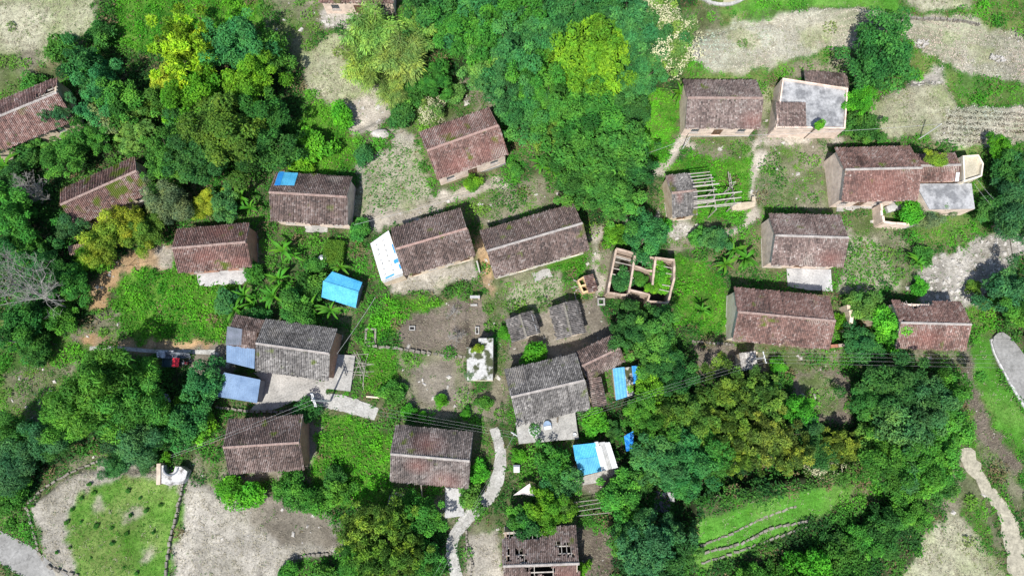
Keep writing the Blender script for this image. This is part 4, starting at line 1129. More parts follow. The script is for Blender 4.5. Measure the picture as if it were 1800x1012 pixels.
# ------------------------------------------------------------------ sheet roofs
def sheet(root, quad, zs, mat, pitch=.22, amp=.035, name='sheet', along=0, sag=0.0, lift=0.0):
    """corrugated sheet spanning four world corners (TL TR BR BL relative to root); ridges run TL->BL"""
    a, b_, c, d = [Vector(q) for q in quad]
    L = ((b_ - a).length + (c - d).length) / 2
    n = max(4, int(L / pitch * 4)); m = 5
    nm = (b_ - a).cross(d - a).normalized()
    if nm.z < 0: nm = -nm
    V = []
    for i in range(n + 1):
        t = i / n
        for j in range(m + 1):
            s = j / m
            p = (a * (1 - t) + b_ * t) * (1 - s) + (d * (1 - t) + c * t) * s
            V.append(p + nm * (lift + amp * math.sin(2 * math.pi * i / 4) - sag * math.sin(math.pi * s)))
    F = []
    for i in range(n):
        for j in range(m):
            q = i * (m + 1) + j
            F.append((q, q + 1, q + m + 2, q + m + 1))
    nv = len(V)
    V2 = [p - nm * .02 for p in V]
    F2 = [tuple(nv + k for k in reversed(f)) for f in F]
    me = bpy.data.meshes.new(name); me.from_pydata([tuple(v) for v in V + V2], [], F + F2); me.materials.append(mat); me.update()
    return link(bpy.data.objects.new(name, me), root)
def sheet_building(name, quad, zs, label, category, wall, strips, wall_inset=.92, open_sides=()):
    """building under a sheet roof; quad TL TR BR BL pixels at heights zs; strips = [(t0,t1,s0,s1,mat,pitch)] in roof fractions"""
    cx = sum(q[0] for q in quad) / 4; cy = sum(q[1] for q in quad) / 4; zm = sum(zs) / 4
    g = G(cx, cy, zm); zg = g[2] - zm
    o = Vector((g[0], g[1], zg))
    root = empty(name, o, 0, label, category)
    C = [Vector(P(*q, zg + z)) - o for q, z in zip(quad, zs)]
    def at(t, s): return (C[0] * (1 - t) + C[1] * t) * (1 - s) + (C[3] * (1 - t) + C[2] * t) * s
    for i, (t0, t1, s0, s1, mat, pitch) in enumerate(strips):
        ns = max(1, round((C[1] - C[0]).length * (t1 - t0) / 1.25))
        for k in range(ns):
            a0, a1 = t0 + (t1 - t0) * k / ns, t0 + (t1 - t0) * (k + 1) / ns
            e = .012
            sheet(root, [at(a0 - e * (k > 0), s0), at(a1, s0), at(a1, s1), at(a0 - e * (k > 0), s1)], None, mat, pitch, lift=.012 * (k % 2) + .03 * (i % 3), name='roof_sheet')
    for i in range(4):
        if i in open_sides: continue
        a, b_ = C[i], C[(i + 1) % 4]
        k = wall_inset
        a2, b2 = Vector((a.x * k, a.y * k)), Vector((b_.x * k, b_.y * k))
        d = b2 - a2; nn = Vector((d.y, -d.x)).normalized() * .16
        poly = [tuple(a2), tuple(b2), tuple(b2 + nn), tuple(a2 + nn)]; tops = [a.z - .16, b_.z - .16, b_.z - .16, a.z - .16]
        ar = sum(poly[m][0] * poly[(m + 1) % 4][1] - poly[(m + 1) % 4][0] * poly[m][1] for m in range(4))
        if ar < 0: poly, tops = poly[::-1], tops[::-1]
        MB().prism(poly, -.8 - .003 * i, [t - .003 * i for t in tops]).build('wall', wall, root)
    for i in range(4):
        a = C[i]; MB().beam((a.x * .85, a.y * .85, -.5), (a.x * .85, a.y * .85, a.z - .14), .1).build('post', M_BEAM, root)
    FOOT.append(ccw([tuple((p + o)[:2]) for p in C]))
    return root, o, at
# blue gabled shed in the banana grove
quad = [(584,477),(637,496),(625,541),(565,522)]
g = G(601, 509, 2.2); zg = g[2] - 2.2; o = Vector((g[0], g[1], zg))
r = empty('blue_shed', o, 0, 'bright blue sheet metal gabled shed among banana plants', 'shed')
A, B_, C_, D_ = [Vector(P(*q, zg + 2.2)) - o for q in quad]
RL, RR = Vector(P(568, 495, zg + 2.75)) - o, Vector(P(630, 514, zg + 2.75)) - o
for k in range(5):
    t0, t1 = k / 5, (k + 1) / 5
    l = lambda p, q, t: p + (q - p) * t
    sheet(r, [l(RL, RR, t0), l(RL, RR, t1), l(D_, C_, t1), l(D_, C_, t0)], None, M_BLUE, .2, .02, name='roof_sheet', lift=.012 * (k % 2))
    sheet(r, [l(A, B_, t0), l(A, B_, t1), l(RL, RR, t1), l(RL, RR, t0)], None, M_BLUE, .2, .02, name='roof_sheet', lift=.012 * (k % 2))
MB().beam(RL + Vector((0, 0, .05)), RR + Vector((0, 0, .05)), .24, .05).build('ridge_cap', M_BLUE, r)
for i, (a, b_) in enumerate(((A, B_), (B_, C_), (C_, D_), (D_, A))):
    a2, b2 = a * .86, b_ * .86
    MB().beam((a2.x, a2.y, .7), (b2.x, b2.y, .7), .12, 2.7 - .01 * i).build('wall', M_STEELDARK if i % 2 else M_BLUE, r)
FOOT.append(ccw([tuple((p + o)[:2]) for p in (A, B_, C_, D_)]))
# blue and white shed
sheet_building('sheet_metal_shed', [(1007,782),(1071,775),(1086,821),(1016,837)], (2.7,2.7,2.1,2.1), 'shed roofed in blue, white and grey sheets beside the grey terrace', 'shed', M_MUD,
    [(0,.62,0,.5,M_BLUE,.2),(0.02,.60,.47,1,mat_noise('light_blue_sheet', (.09,.34,.52),(.13,.44,.63),.8,rough=.5,fine_amt=.06,bmp=.05),.2),(.59,.74,.12,1,M_WHITE,.3),(.60,.70,-.03,.14,M_WHITE,.3),(.72,.88,0,1,M_ASBESTOS,.18),(.86,1,.03,1,M_WHITE,.3)])
# white sheeted lean-to
rWL, oWL, atWL = sheet_building('white_lean_to', [(651,428),(683,405),(710,484),(672,498)], (3.0,3.4,3.4,2.9), 'bright white sheeted lean-to weighted with small bricks', 'lean-to', M_MUD,
    [(0,1,0,.94,M_WHITE,.3)], .95)
sheet(rWL, [atWL(.05,.93),atWL(.98,.93),atWL(.96,1.0),atWL(.06,1.0)], None, M_ASBESTOS, .2, name='roof_sheet', lift=-.03)
for t, s0, s1, w in ((.88,.62,.70,.20),(.95,.30,.5,.05),(.96,.75,.85,.06)):
    sheet(rWL, [atWL(t-w/2,s0),atWL(t+w/2,s0),atWL(t+w/2,s1),atWL(t-w/2,s1)], None, M_BLUETARP, .3, .01, name='blue_patch', lift=.06)
sheet(rWL, [atWL(.2,.90),atWL(.62,.885),atWL(.62,.92),atWL(.2,.935)], None, M_BLUETARP, .3, .01, name='blue_patch', lift=.06)
for i in range(2):
    for k in range(7):
        p = atWL(.24 + .36 * i + R.uniform(-.03, .03), .13 + k * .115 + R.uniform(-.015, .015))
        o_ = MB().box((0, 0, 0), (.24, .12, .1)).build('ballast_brick', M_STONE); o_.location = oWL + p + Vector((0, 0, .11)); o_.rotation_euler = (0, 0, R.uniform(0, 3))
        tag(o_, 'small brick holding down the white sheeted lean-to roof', 'brick', 'bricks weighing down the white roof')
# white skylight strip on the wing roof
rW2, LW2, WW2, zr2, zg2 = J2
q_ = [onroof2(rW2, *a, zr2) for a in ((1681,303),(1687,303),(1685,319),(1679,319))]
sheet(rW2, q_, None, M_WHITE, .3, .01, name='skylight_sheet')
# blue-grey metal shed
sheet_building('metal_shed', [(393,654),(458,667),(452,708),(378,696)], (2.9,2.9,2.4,2.4), 'blue-grey corrugated metal shed left of the concrete yard', 'shed', M_STEELDARK, [(0,1,0,1,M_STEEL,.25)], .93)
# lean-to pieces of the grey farmhouse: tiled wing with a grey panel and a blue metal canopy
rL_ = lean_shed([(414,553),(466,562),(456,585),(402,573)], 'small brown tiled wing at the left end of the grey farmhouse', 3.5, 3.9, BRN_T, 55)
lean_shed([(402,574),(452,583),(447,613),(398,605)], 'brown tiled porch roof with a dull grey metal panel', 3.9, 3.1, BRN_T, 56)
rLB = bpy.data.objects['tiled_lean_to.003'] if 'tiled_lean_to.003' in bpy.data.objects else rL_
zgb = rLB.location.z
q = [Vector(P(*a, zgb + z)) - rLB.location for a, z in (((400,573),4.02),((426,578),4.02),((424,607),3.25),((397,605),3.25))]
sheet(rLB, q, None, M_STEELDARK, .22, name='metal_panel', lift=.06)
sheet_building('metal_canopy', [(398,606),(448,612),(447,648),(398,636)], (3.0,3.0,2.5,2.5), 'pale blue corrugated metal canopy at the left end of the grey farmhouse', 'canopy', M_STEELDARK, [(0,1,0,1,M_STEEL,.25)], .93, open_sides=(0, 2))
# blue-sided tank pen right of the annex
rq, oq, atq = sheet_building('pigsty', [(1077,647),(1122,642),(1126,690),(1083,703)], (1.5,1.5,1.5,1.5), 'low pen with blue sheets and pale concrete between, right of the brown annex', 'pen', M_CREAM,
    [(0,.46,0,1,M_LINER,.4),(.74,.98,0,.62,M_BLUETARP,.5)], .95)
sheet(rq, [atq(.44,.02),atq(.76,.02),atq(.72,1),atq(.44,1)], None, M_CONC_MOSS, .6, .01, name='cement_sheet', lift=-.05)
# blue tarp on the roof corner of D
root, L, W, zr, zg = hD
def onroof(root, px, py, z): 
    return Matrix.Rotation(-root.rotation_euler.z, 3, 'Z') @ (Vector(P(px, py, root.location.z + z)) - root.location)
rtarp = empty('blue_tarp', root.location, root.rotation_euler.z, 'blue tarp laid on the upper left corner of a brown tiled roof', 'tarp')
zt = lambda y: zr - abs(y) * .52
def roofpt(root, px, py, zr, lift=.14):
    z = zr - 1
    for _ in range(6):
        q = onroof(root, px, py, z); z = zr - abs(q.y) * .52 + lift
    return onroof(root, px, py, z)
sheet(rtarp, [roofpt(root, *q, zr) for q in ((491,302),(524,304),(517,326),(483,325))], None, M_BLUE, .35, .015, name='tarp_sheet')
sheet(rtarp, [roofpt(root, *q, zr) for q in ((490,302),(500,302),(492,326),(482,326))], None, M_BLUETARP, .35, .015, name='tarp_fold', lift=.03)
# crumpled blue tarp hanging in the trees
def crumple(name, pix, h, mat, label, category='tarp', amp=.25, n=9, ext=.04):
    pts = [Vector(G(a, b_, h)) for a, b_ in pix]
    V = []
    rs = np.random.default_rng(len(label))
    for i in range(n + 1):
        for j in range(n + 1):
            t, s = i / n, j / n
            p = (pts[0] * (1 - t) + pts[1] * t) * (1 - s) + (pts[3] * (1 - t) + pts[2] * t) * s
            V.append(p + Vector((0, 0, amp * (rs.random() - .5 - .8 * math.sin(math.pi * t) * math.sin(math.pi * s)))))
    F = [(i * (n + 1) + j, i * (n + 1) + j + 1, (i + 1) * (n + 1) + j + 1, (i + 1) * (n + 1) + j) for i in range(n) for j in range(n)]
    nv = len(V)
    V += [v - Vector((0, 0, ext)) for v in V]; F += [tuple(nv + k for k in reversed(f)) for f in F]
    me = bpy.data.meshes.new(name); me.from_pydata([tuple(v) for v in V], [], F); me.materials.append(mat); me.update()
    return tag(link(bpy.data.objects.new(name, me)), label, category)
crumple('blue_tarp', [(1097,766),(1115,756),(1112,790),(1101,793)], 3.0, M_BLUETARP, 'crumpled dark blue tarp hanging in the trees right of the blue and white shed')
crumple('blue_tarp', [(1118,790),(1132,800),(1130,812),(1116,806)], 2.0, M_BLUETARP, 'scrap of blue tarp under the trees below the crumpled blue tarp')
crumple('cloth_canopy', [(931,849),(940,872),(920,868),(902,870)], 2.4, M_CLOTH, 'pale pinkish cloth canopy stretched to points near the footpath', 'canopy', .12)
crumple('pond_liner', [(1150,862),(1182,868),(1176,902),(1150,898)], .3, M_WATERDARK, 'black plastic lined pool under the trees at bottom right', 'pool', .05)
crumple('plastic_sheet', [(1172,864),(1184,866),(1186,882),(1178,880)], .9, M_ASBESTOS, 'grey plastic sheet at the edge of the black pool', 'sheet', .2)
crumple('grey_tarp', [(275,616),(306,616),(304,629),(276,629)], .9, mat_noise('torn_plastic', (.12,.13,.15), (.62,.64,.68), 2.2, rough=.5, lo=.42, hi=.55), 'torn white and grey plastic sheet covering a pile beside the tricycle', 'tarp', .3)
crumple('grey_tarp', [(290,618),(333,620),(335,629),(291,630)], 1.0, mat_noise('dark_tarp', (.05,.06,.08), (.16,.18,.21), 1.6, rough=.5), 'dark grey tarp over a long low pile behind the red tricycle', 'tarp', .25)
crumple('feed_sack', [(285,690),(296,693),(300,706),(290,704)], .5, mat_noise('sack', (.45,.48,.55), (.62,.64,.70), 2), 'pale plastic sacks heaped under the tree below the tricycle', 'sack', .3)
crumple('red_cloth', [(1043,716),(1048,716),(1048,720),(1043,720)], 1.2, M_REDPAINT, 'small red cloth right of the big grey roof corner', 'cloth', .1)

# ------------------------------------------------------------------ small things
def at_ground(px, py): return Vector(G(px, py))
# cargo tricycle, nose to the right
p = at_ground(313, 638)
r = empty('cargo_tricycle', p, math.radians(-2), 'red cab cargo tricycle with dark green bed parked on bare earth', 'tricycle')
mb = MB(); mb.box((-.75, 0, .62), (1.7, 1.15, .06))
for s in (-1, 1): mb.box((-.75, s * .56, .80), (1.7, .04, .34))
mb.box((-1.59, 0, .80), (.04, 1.08, .34)); mb.box((.09, 0, .80), (.04, 1.08, .34)); mb.build('cargo_bed', M_TRUCKBED, r)
mb = MB(); mb.box((.48, 0, 1.62), (.85, 1.1, .07)).build('canopy', M_REDPAINT, r)
for sx in (.12, .84):
    for s in (-1, 1): MB().tube([(sx, s * .5, .6), (sx, s * .5, 1.6)], .025, 5).build('canopy_post', M_IRON, r)
MB().box((.45, 0, .78), (.55, .8, .16)).build('seat', M_RUBBER, r)
MB().box((.9, 0, .45), (1.1, .4, .12)).build('frame', M_IRON, r)
MB().box((1.42, 0, .75), (.3, .36, .5), taper=.6).build('nose', M_REDPAINT, r)
mb = MB(); mb.tube([(1.12, -.42, 1.1), (1.25, -.1, 1.0), (1.25, .1, 1.0), (1.12, .42, 1.1)], .03, 5); mb.build('handlebar', M_IRON, r)
for (x, y) in ((-1.0, -.5), (-1.0, .5), (1.5, 0)):
    mb = MB()
    prof = [(.27, -.07), (.29, 0), (.27, .07), (.16, .07), (.16, -.07), (.27, -.07)]
    b0 = 0
    n = 14
    for rr, yy in prof:
        for k in range(n):
            a = 2 * math.pi * k / n; mb.v.append((x + rr * math.cos(a), y + yy, .29 + rr * math.sin(a)))
    for i in range(len(prof) - 1):
        for k in range(n):
            k2 = (k + 1) % n; mb.f.append((i * n + k, i * n + k2, i * n + n + k2, i * n + n + k))
    w_ = mb.build('wheel', M_RUBBER, r)
    MB().tube([(x, y - .05, .29), (x, y + .05, .29)], .16, 12).build('hub', M_IRON, w_)
for s in (-1, 1): MB().tube([(1.55, s * .12, .86), (1.6, s * .12, .86)], .06, 8).build('headlight', M_WHITE, r)

# poles
def pole(px, py, h, label, arms=(), az=0.0, rad=.13, mat=M_POLE, lean=None):
    """pole whose top shows at the pixel"""
    t = Vector(G(px, py, h))
    b = Vector((t.x, t.y, t.z - h))
    r = empty('power_pole', b, az, label, 'power pole', 'power poles of the village')
    MB().tube([(0, 0, -.6), (0, 0, h)], [rad, rad * .62], 10).build('shaft', mat, r)
    for (z, l) in arms:
        o = MB().box((.11, 0, h - z), (.10, l, .10)).build('crossarm', M_POLE, r)
        for k in range(4):
            y = (k / 3 - .5) * (l - .2)
            MB().lathe([(.0, 0), (.05, .01), (.07, .08), (.04, .13), (.06, .17), (.0, .2)], 8, (.11, y, h - z + .05)).build('insulator', M_WHITE, o)
    return r, t
pA, tA = pole(548, 703, 8.5, 'power pole with double crossarms over the stained concrete yard', [(.2, 1.7), (.8, 1.7)], math.radians(20), .15)
pB, tB = pole(1343, 628, 6.2, 'power pole with one white crossarm beside the little pale shed', [(.15, 1.5)], math.radians(12), .12)
pC, tC = pole(1213, 241, 4.5, 'leaning pale pole in front of the pink farmhouse', (), 0, .09)
pD, tD = pole(1655, 218, 5.0, 'lone pale pole between the dry plot and the ploughed rows', (), 0, .10)
pE, tE = pole(903, 764, 7.0, 'slim pole at the lower left corner of the concrete terrace', [(.15, .9)], math.radians(60), .09)

def cable(a, b, sag, label, r=.007):
    a, b = Vector(a), Vector(b); n = 14; pts = []
    for k in range(n + 1):
        t = k / n; q = a.lerp(b, t); q.z -= sag * 4 * t * (1 - t); pts.append(q)
    o = MB().tube(pts, r, 4).build('power_cable', M_CABLE)
    return tag(o, label, 'cable', 'overhead cables')
offR = Vector(G(1860, 636, 6.0)); offL = Vector(G(300, 800, 6.0)); offB = Vector(G(735, 1060, 6.5))
for k in range(4):
    d = Vector((.03, (k - 1.5) * .42, 0))
    cable(tB + d, offR + d * 1.3, .5, ['first', 'second', 'third', 'fourth'][k] + ' overhead cable from the top, running right from the white crossarm pole')
    if k < 3: cable(tE + d * .6, tB + d, .9, ['upper', 'middle', 'lower'][k] + ' overhead cable between the terrace pole and the white crossarm pole')
for k in range(3):
    d = Vector((0, (k - 1) * .5, 0))
    cable(tA + d, tE + d * .6, .6, ['upper', 'middle', 'lower'][k] + ' overhead cable between the double crossarm pole and the terrace pole')
    if k < 2:
        cable(tA + d, offL + d * .5, .7, ['upper', 'lower'][k] + ' overhead cable running down left from the double crossarm pole over the brown roof', .01)
        cable(tE + d * .3, offB + Vector((k * .9, 0, 0)), .8, ['left', 'right'][k] + ' of two overhead cables running down from the terrace pole to the bottom edge')
cable(G(660, 522, 5.0), G(592, 622, 4.8), .3, 'single dark cable running down to the red brick gable', .02)
cable(G(845, 335, 3), G(622, 395, 4.2), .4, 'thin cable above the soil strip left of the brick-red farmhouse', .02)
cable(G(1130, 272, 4.5), tC, .3, 'thin cable from the dark woods to the leaning pale pole', .02)
cable(tC, tD, .7, 'long thin cable between the two pale poles at upper right', .02)
cable(G(1718, 316, 4.5), G(1775, 378, 3.0), .2, 'cable running down right from the roof platform', .012)
cable(G(1712, 322, 4.5), G(1765, 385, 3.0), .2, 'lower cable running down right from the roof platform', .012)

# white plastic tank beside the hedge
p = at_ground(571, 459); r = empty('water_tank', p, 0, 'white plastic water tank beside the square green hedge', 'water tank')
MB().lathe([(0, 0), (.62, 0), (.66, .1), (.66, 1.15), (.55, 1.4), (.25, 1.55), (.25, 1.65), (0, 1.66)], 18).build('tank_body', M_WHITE, r, True)
MB().lathe([(0, 1.66), (.2, 1.66), (.2, 1.74), (0, 1.75)], 14).build('lid', M_WHITE, r)
# two white wash items on the terrace: a tilted dish and a hooded box
zt_ = bpy.data.objects['concrete_yard.005'] if False else None
def on_terr(px, py): 
    q = G(px, py, 1.3); return Vector(q)
p = on_terr(938, 757); r = empty('satellite_dish', p, math.radians(-30), 'large white dish lying tilted on the concrete terrace', 'dish')
mb = MB(); mb.lathe([(0, .0), (.3, .03), (.55, .12), (.75, .26), (.76, .24), (.55, .08), (.3, -.01), (0, -.04)], 18); o = mb.build('dish_bowl', M_WHITE, r, True); o.rotation_euler = (math.radians(-22), 0, 0); o.location = (0, 0, .35)
MB().tube([(0, 0, 0), (0, .1, .4)], .05, 6).build('stand', M_IRON, r)
MB().tube([(0, .0, .35), (0, -.35, .75)], .02, 5).build('feed_arm', M_IRON, r)
p = on_terr(962, 748); r = empty('hooded_box', p, math.radians(10), 'white hooded box with arched back on the concrete terrace', 'box')
mb = MB(); pr = [(math.cos(a) * .5, math.sin(a) * .55 + .1) for a in [math.pi * k / 10 for k in range(11)]] + [(-.5, -.25), (.5, -.25)]
mb.prism(ccw(pr), 0, .55); mb.build('hood', M_STEEL, r)
mb = MB(); mb.box((0, -.22, .35), (1.05, .5, .6), taper=.85); mb.build('box_body', M_WHITE, r)
p = on_terr(1010, 763); r = MB().lathe([(0, 0), (.22, 0), (.24, .2), (.2, .22), (.18, .06), (0, .05)], 12).build('wash_basin', M_WHITE, None, True); r.location = p
tag(r, 'small round white basin at the right corner of the terrace', 'basin')
p = on_terr(980, 736); r = MB().tube([(0, -.45, .05), (0, .45, .35)], [.12, .1], 7).build('firewood_log', M_BARK); r.location = p
tag(r, 'short dark log leaning at the eave of the big grey roof', 'log')
p = at_ground(908, 823); r = empty('white_cabinet', p, 0, 'small white box beside the tree left of the blue and white shed', 'cabinet')
MB().box((0, 0, .55), (.75, .8, 1.1)).build('cabinet_body', M_WHITE, r); MB().box((0, .42, 1.13), (.85, .25, .06)).build('lid', M_STEELDARK, r)

# white lime-washed tank ruin at lower left
g = Vector(G(303, 836, 1.0)); zb = g.z - 1.0
r = empty('lime_tank', (g.x, g.y, zb), 0, 'broken white lime walled tank with a round hole at lower left', 'tank')
out = [Vector(P(*q, zb + .7)) - g for q in ((280,819),(287,817),(289,828),(296,833),(305,829),(308,819),(318,820),(329,828),(326,841),(321,850),(297,853),(281,848))]
MB().prism(ccw([(v.x, v.y) for v in out]), -.6, .7).build('tank_body', M_WHITEPLASTER, r)
mb = MB(); c = Vector(P(298, 822, zb + 1.1)) - g
ring = [(c.x + .85 * math.cos(a), c.y + .85 * math.sin(a)) for a in [math.pi * (1 + k / 12) for k in range(13)]]; ring2 = [(c.x + 1.0 * math.cos(a), c.y + 1.0 * math.sin(a)) for a in [math.pi * (1 + k / 12) for k in range(13)]]
mb.prism(ccw(ring + ring2[::-1]), .6, .82).build('rim', M_STEELDARK, r)
q = Vector(P(279, 833, zb + 1)) - g; MB().box((q.x - .1, q.y, .3), (.5, 2.6, 1.2), math.radians(4)).build('brick_wall', M_ADOBE, r)

# small concrete boxes and gate in the brown garden
def trough(px, py, w, d, h, label, th=.13, mat=None):
    mat = mat or M_CONC
    p = at_ground(px, py); r = empty('concrete_trough', p, 0, label, 'trough')
    for sx in (-1, 1): MB().box((sx * (w / 2 - th / 2), 0, h / 2), (th, d, h)).build('wall', mat, r)
    for sy in (-1, 1): MB().box((0, sy * (d / 2 - th / 2), h / 2), (w - 2 * th, th, h * .99)).build('wall', mat, r)
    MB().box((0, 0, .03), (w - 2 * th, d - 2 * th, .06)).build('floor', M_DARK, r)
trough(725, 577, .8, .6, .35, 'small open concrete box in the middle of the brown garden')
trough(839, 581, .55, 1.0, .4, 'narrow upright concrete box at the right edge of the brown garden')
trough(652, 590, 1.5, 2.0, .3, 'open stone walled tank overgrown beside the green slope', .25, M_EDGE)
trough(1056, 531, 1.0, 1.0, .5, 'grey stone trough left of the roofless ruin', .2)
p = at_ground(836, 525); r = empty('concrete_gateway', p, 0, 'small broken concrete gateway above the brown garden', 'gateway')
MB().box((0, .0, 1.5), (1.3, .35, .25)).build('lintel', M_CONC_LIGHT, r)
for sx in (-1, 1): MB().box((sx * .5, 0, .65), (.22, .32, 1.45)).build('post', M_MUD, r)
MB().box((-.2, -.9, .2), (.9, .25, .4)).build('step', M_CONC, r)
# dirt-coloured hut under the dead shrub
lean_shed([(118,432),(146,428),(150,442),(122,448)], 'tiny brown hut roof under the trees at left', 2.0, 1.7, [(.40,.28,.22)] * 5, 57)
# ruin frames below the bottom centre farmhouse
g = Vector(G(705, 885, 1.2)); zb = g.z - 1.2
r = empty('mud_wall_ruin', (g.x, g.y, zb), 0, 'small roofless mud wall pen with sticks below the bottom centre farmhouse', 'ruin')
def q2(px, py, z=1.2): 
    v = Vector(P(px, py, zb + z)) - Vector((g.x, g.y, zb)); return v
for a, b_ in (((689,867),(711,870)), ((692,868),(687,893))):
    p0, p1 = q2(*a), q2(*b_); MB().beam((p0.x, p0.y, .5), (p1.x, p1.y, .5), .35, 1.5).build('wall', M_MUD, r)
for a, b_ in (((713,873),(711,893)), ((721,875),(720,893)), ((686,870),(681,892)), ((740,851),(744,890))):
    MB().tube([q2(*a, 1.1), q2(*b_, 1.1)], .06, 5).build('stick', M_BEAM, r)
for (px, py, w) in ((722,871,1.7), (712,897,2.0)):
    p = at_ground(px, py); mb = MB()
    for k in range(60):
        a = R.uniform(0, 3.14); l = R.uniform(.4, 1.1); x, y, z = R.gauss(0, w * .3), R.gauss(0, .4), R.uniform(.1, .7)
        mb.beam((x - l / 2 * math.cos(a), y - l / 2 * math.sin(a), z), (x + l / 2 * math.cos(a), y + l / 2 * math.sin(a), z + R.uniform(-.2, .2)), .05)
    o = mb.build('brushwood_pile', mat_noise('brushwood', (.26,.19,.17), (.38,.30,.27), 3)); o.location = p
    tag(o, 'pile of pinkish brushwood ' + ('above' if py < 880 else 'below') + ' the small mud wall pen', 'brushwood')
# wall pieces in the overgrown gap between the two right-hand farmhouses
def wall_piece(pts, h, th, mat, label, name='broken_wall', cat='wall'):
    g = Vector(G(*pts[0], h)); zb = g.z - h
    r = empty(name, (g.x, g.y, zb), 0, label, cat)
    for a, b_ in zip(pts[:-1], pts[1:]):
        p0, p1 = [Vector(P(*q, zb + h)) - Vector((g.x, g.y, zb)) for q in (a, b_)]
        n = max(2, int((p1 - p0).length / .8))
        for k in range(n):
            s, e = p0.lerp(p1, k / n), p0.lerp(p1, (k + 1) / n); hh = h * R.uniform(.82, 1.05)
            MB().beam((s.x, s.y, hh / 2 - .3), (e.x, e.y, hh / 2 - .3), th * R.uniform(.92, 1.05), hh + .6).build('block', mat, r)
    return r
wall_piece([(1494,535),(1497,555),(1494,580)], 2.6, .5, M_MUD, 'upright broken mud wall in the overgrown gap right of the long red farmhouse')
wall_piece([(1533,552),(1540,570)], 2.6, .45, M_MUD, 'short mud wall stub among plants beside the collapsed eave house')
wall_piece([(1462,608),(1486,606)], 1.4, .4, M_RED, 'low orange brick wall at the lower right corner of the long red farmhouse')
wall_piece([(1550,358),(1554,390),(1600,394)], 2.4, .3, M_PINK, 'pink broken courtyard wall below the long red farmhouse')
wall_piece([(1590,398),(1622,388)], 1.0, .5, M_CONC, 'low grey wall end right of the pink courtyard wall')
wall_piece([(838,458),(843,478)], 1.0, .2, M_CONC, 'thin upright slab wall in the lane between two brown farmhouses')
wall_piece([(1560,368),(1590,360)], .6, .9, M_CONC_LIGHT, 'pale rubble heap inside the pink courtyard wall')
# big grey boulder
p = at_ground(670, 236)
mb = MB(); rs = np.random.default_rng(5)
n, m = 12, 7
for i in range(m + 1):
    ph = math.pi / 2 * i / m
    for k in range(n):
        a = 2 * math.pi * k / n; q = 1 + .28 * (rs.random() - .5)
        mb.v.append((1.45 * math.cos(a) * math.cos(ph) * q, .75 * math.sin(a) * math.cos(ph) * q, -.2 + 1.0 * math.sin(ph) * (1 + .1 * (rs.random() - .5))))
for i in range(m):
    for k in range(n): mb.f.append((i * n + k, i * n + (k + 1) % n, (i + 1) * n + (k + 1) % n, (i + 1) * n + k))
o = mb.build('boulder', M_STONE, None, True); o.location = p; tag(o, 'big smooth grey boulder above the crop plot', 'boulder')
# stacked poles (bean rack) right of the concrete pad
p = at_ground(640, 645); r = empty('pole_rack', p, 0, 'tangled rack of grey bamboo poles right of the concrete drying pad', 'pole rack')
for k in range(13):
    a = R.uniform(1.1, 2.2) if k % 3 else R.uniform(-.2, .3); l = R.uniform(2.0, 4.2); x, y = R.uniform(-.9, .5), R.uniform(-1.6, 1.6); z = R.uniform(.3, 1.5)
    MB().tube([(x - l / 2 * math.cos(a), y - l / 2 * math.sin(a), z), (x + l / 2 * math.cos(a), y + l / 2 * math.sin(a), z + R.uniform(-.4, .4))], .028, 5).build('pole', M_BEAM, r)
p = at_ground(655, 697); o = MB().tube([(-.8, .05, .15), (.9, -.1, .15)], [.14, .12], 7).build('log', M_MUD); o.location = p; tag(o, 'peeled pale log below the pole rack', 'log')
p = at_ground(456, 703); r = empty('plank_pile', p, math.radians(48), 'small pile of brown planks at the corner of the blue-grey metal shed', 'plank pile')
for k in range(7): MB().box((R.uniform(-.1, .1), (k - 3) * .13, .12 + .06 * (k % 2)), (1.5, .11, .05), R.uniform(-.08, .08)).build('plank', M_BEAM, r)
# bean trellis right of the green tree, lower middle
p = at_ground(1040, 888); r = empty('garden_trellis', p, math.radians(8), 'weathered wooden garden trellis below the blue and white shed', 'trellis')
for k in range(4): MB().tube([(-2.2, (k - 1.5) * .55, 1.0 + R.uniform(-.1, .1)), (2.2, (k - 1.5) * .55 + R.uniform(-.2, .2), 1.0)], .045, 5).build('rail', M_DEAD, r)
for k in range(6): MB().tube([((k % 3 - 1) * 1.8, -.8 + 1.6 * (k // 3), -.3), ((k % 3 - 1) * 1.8, -.8 + 1.6 * (k // 3), 1.05)], .05, 5).build('post', M_DEAD, r)
# tombs / stone heaps on the top right terraces
for (px, py, lab) in ((1522,58,'grey stone heap at the top of the dark round tree'), (1620,78,'pile of grey brush on the top right dry terrace'), (1752,104,'small stacked straw heap on the right dry terrace'), (1225,98,'dark clod heap at the left end of the top dry terrace')):
    p = at_ground(px, py); mb = MB()
    for k in range(26): mb.box((R.gauss(0, .5), R.gauss(0, .3), .12 + R.uniform(0, .25)), (R.uniform(.2, .5), R.uniform(.15, .35), R.uniform(.15, .3)), R.uniform(0, 3), taper=.7)
    o = mb.build('stone_heap', M_STONE); o.location = p; tag(o, lab, 'heap')

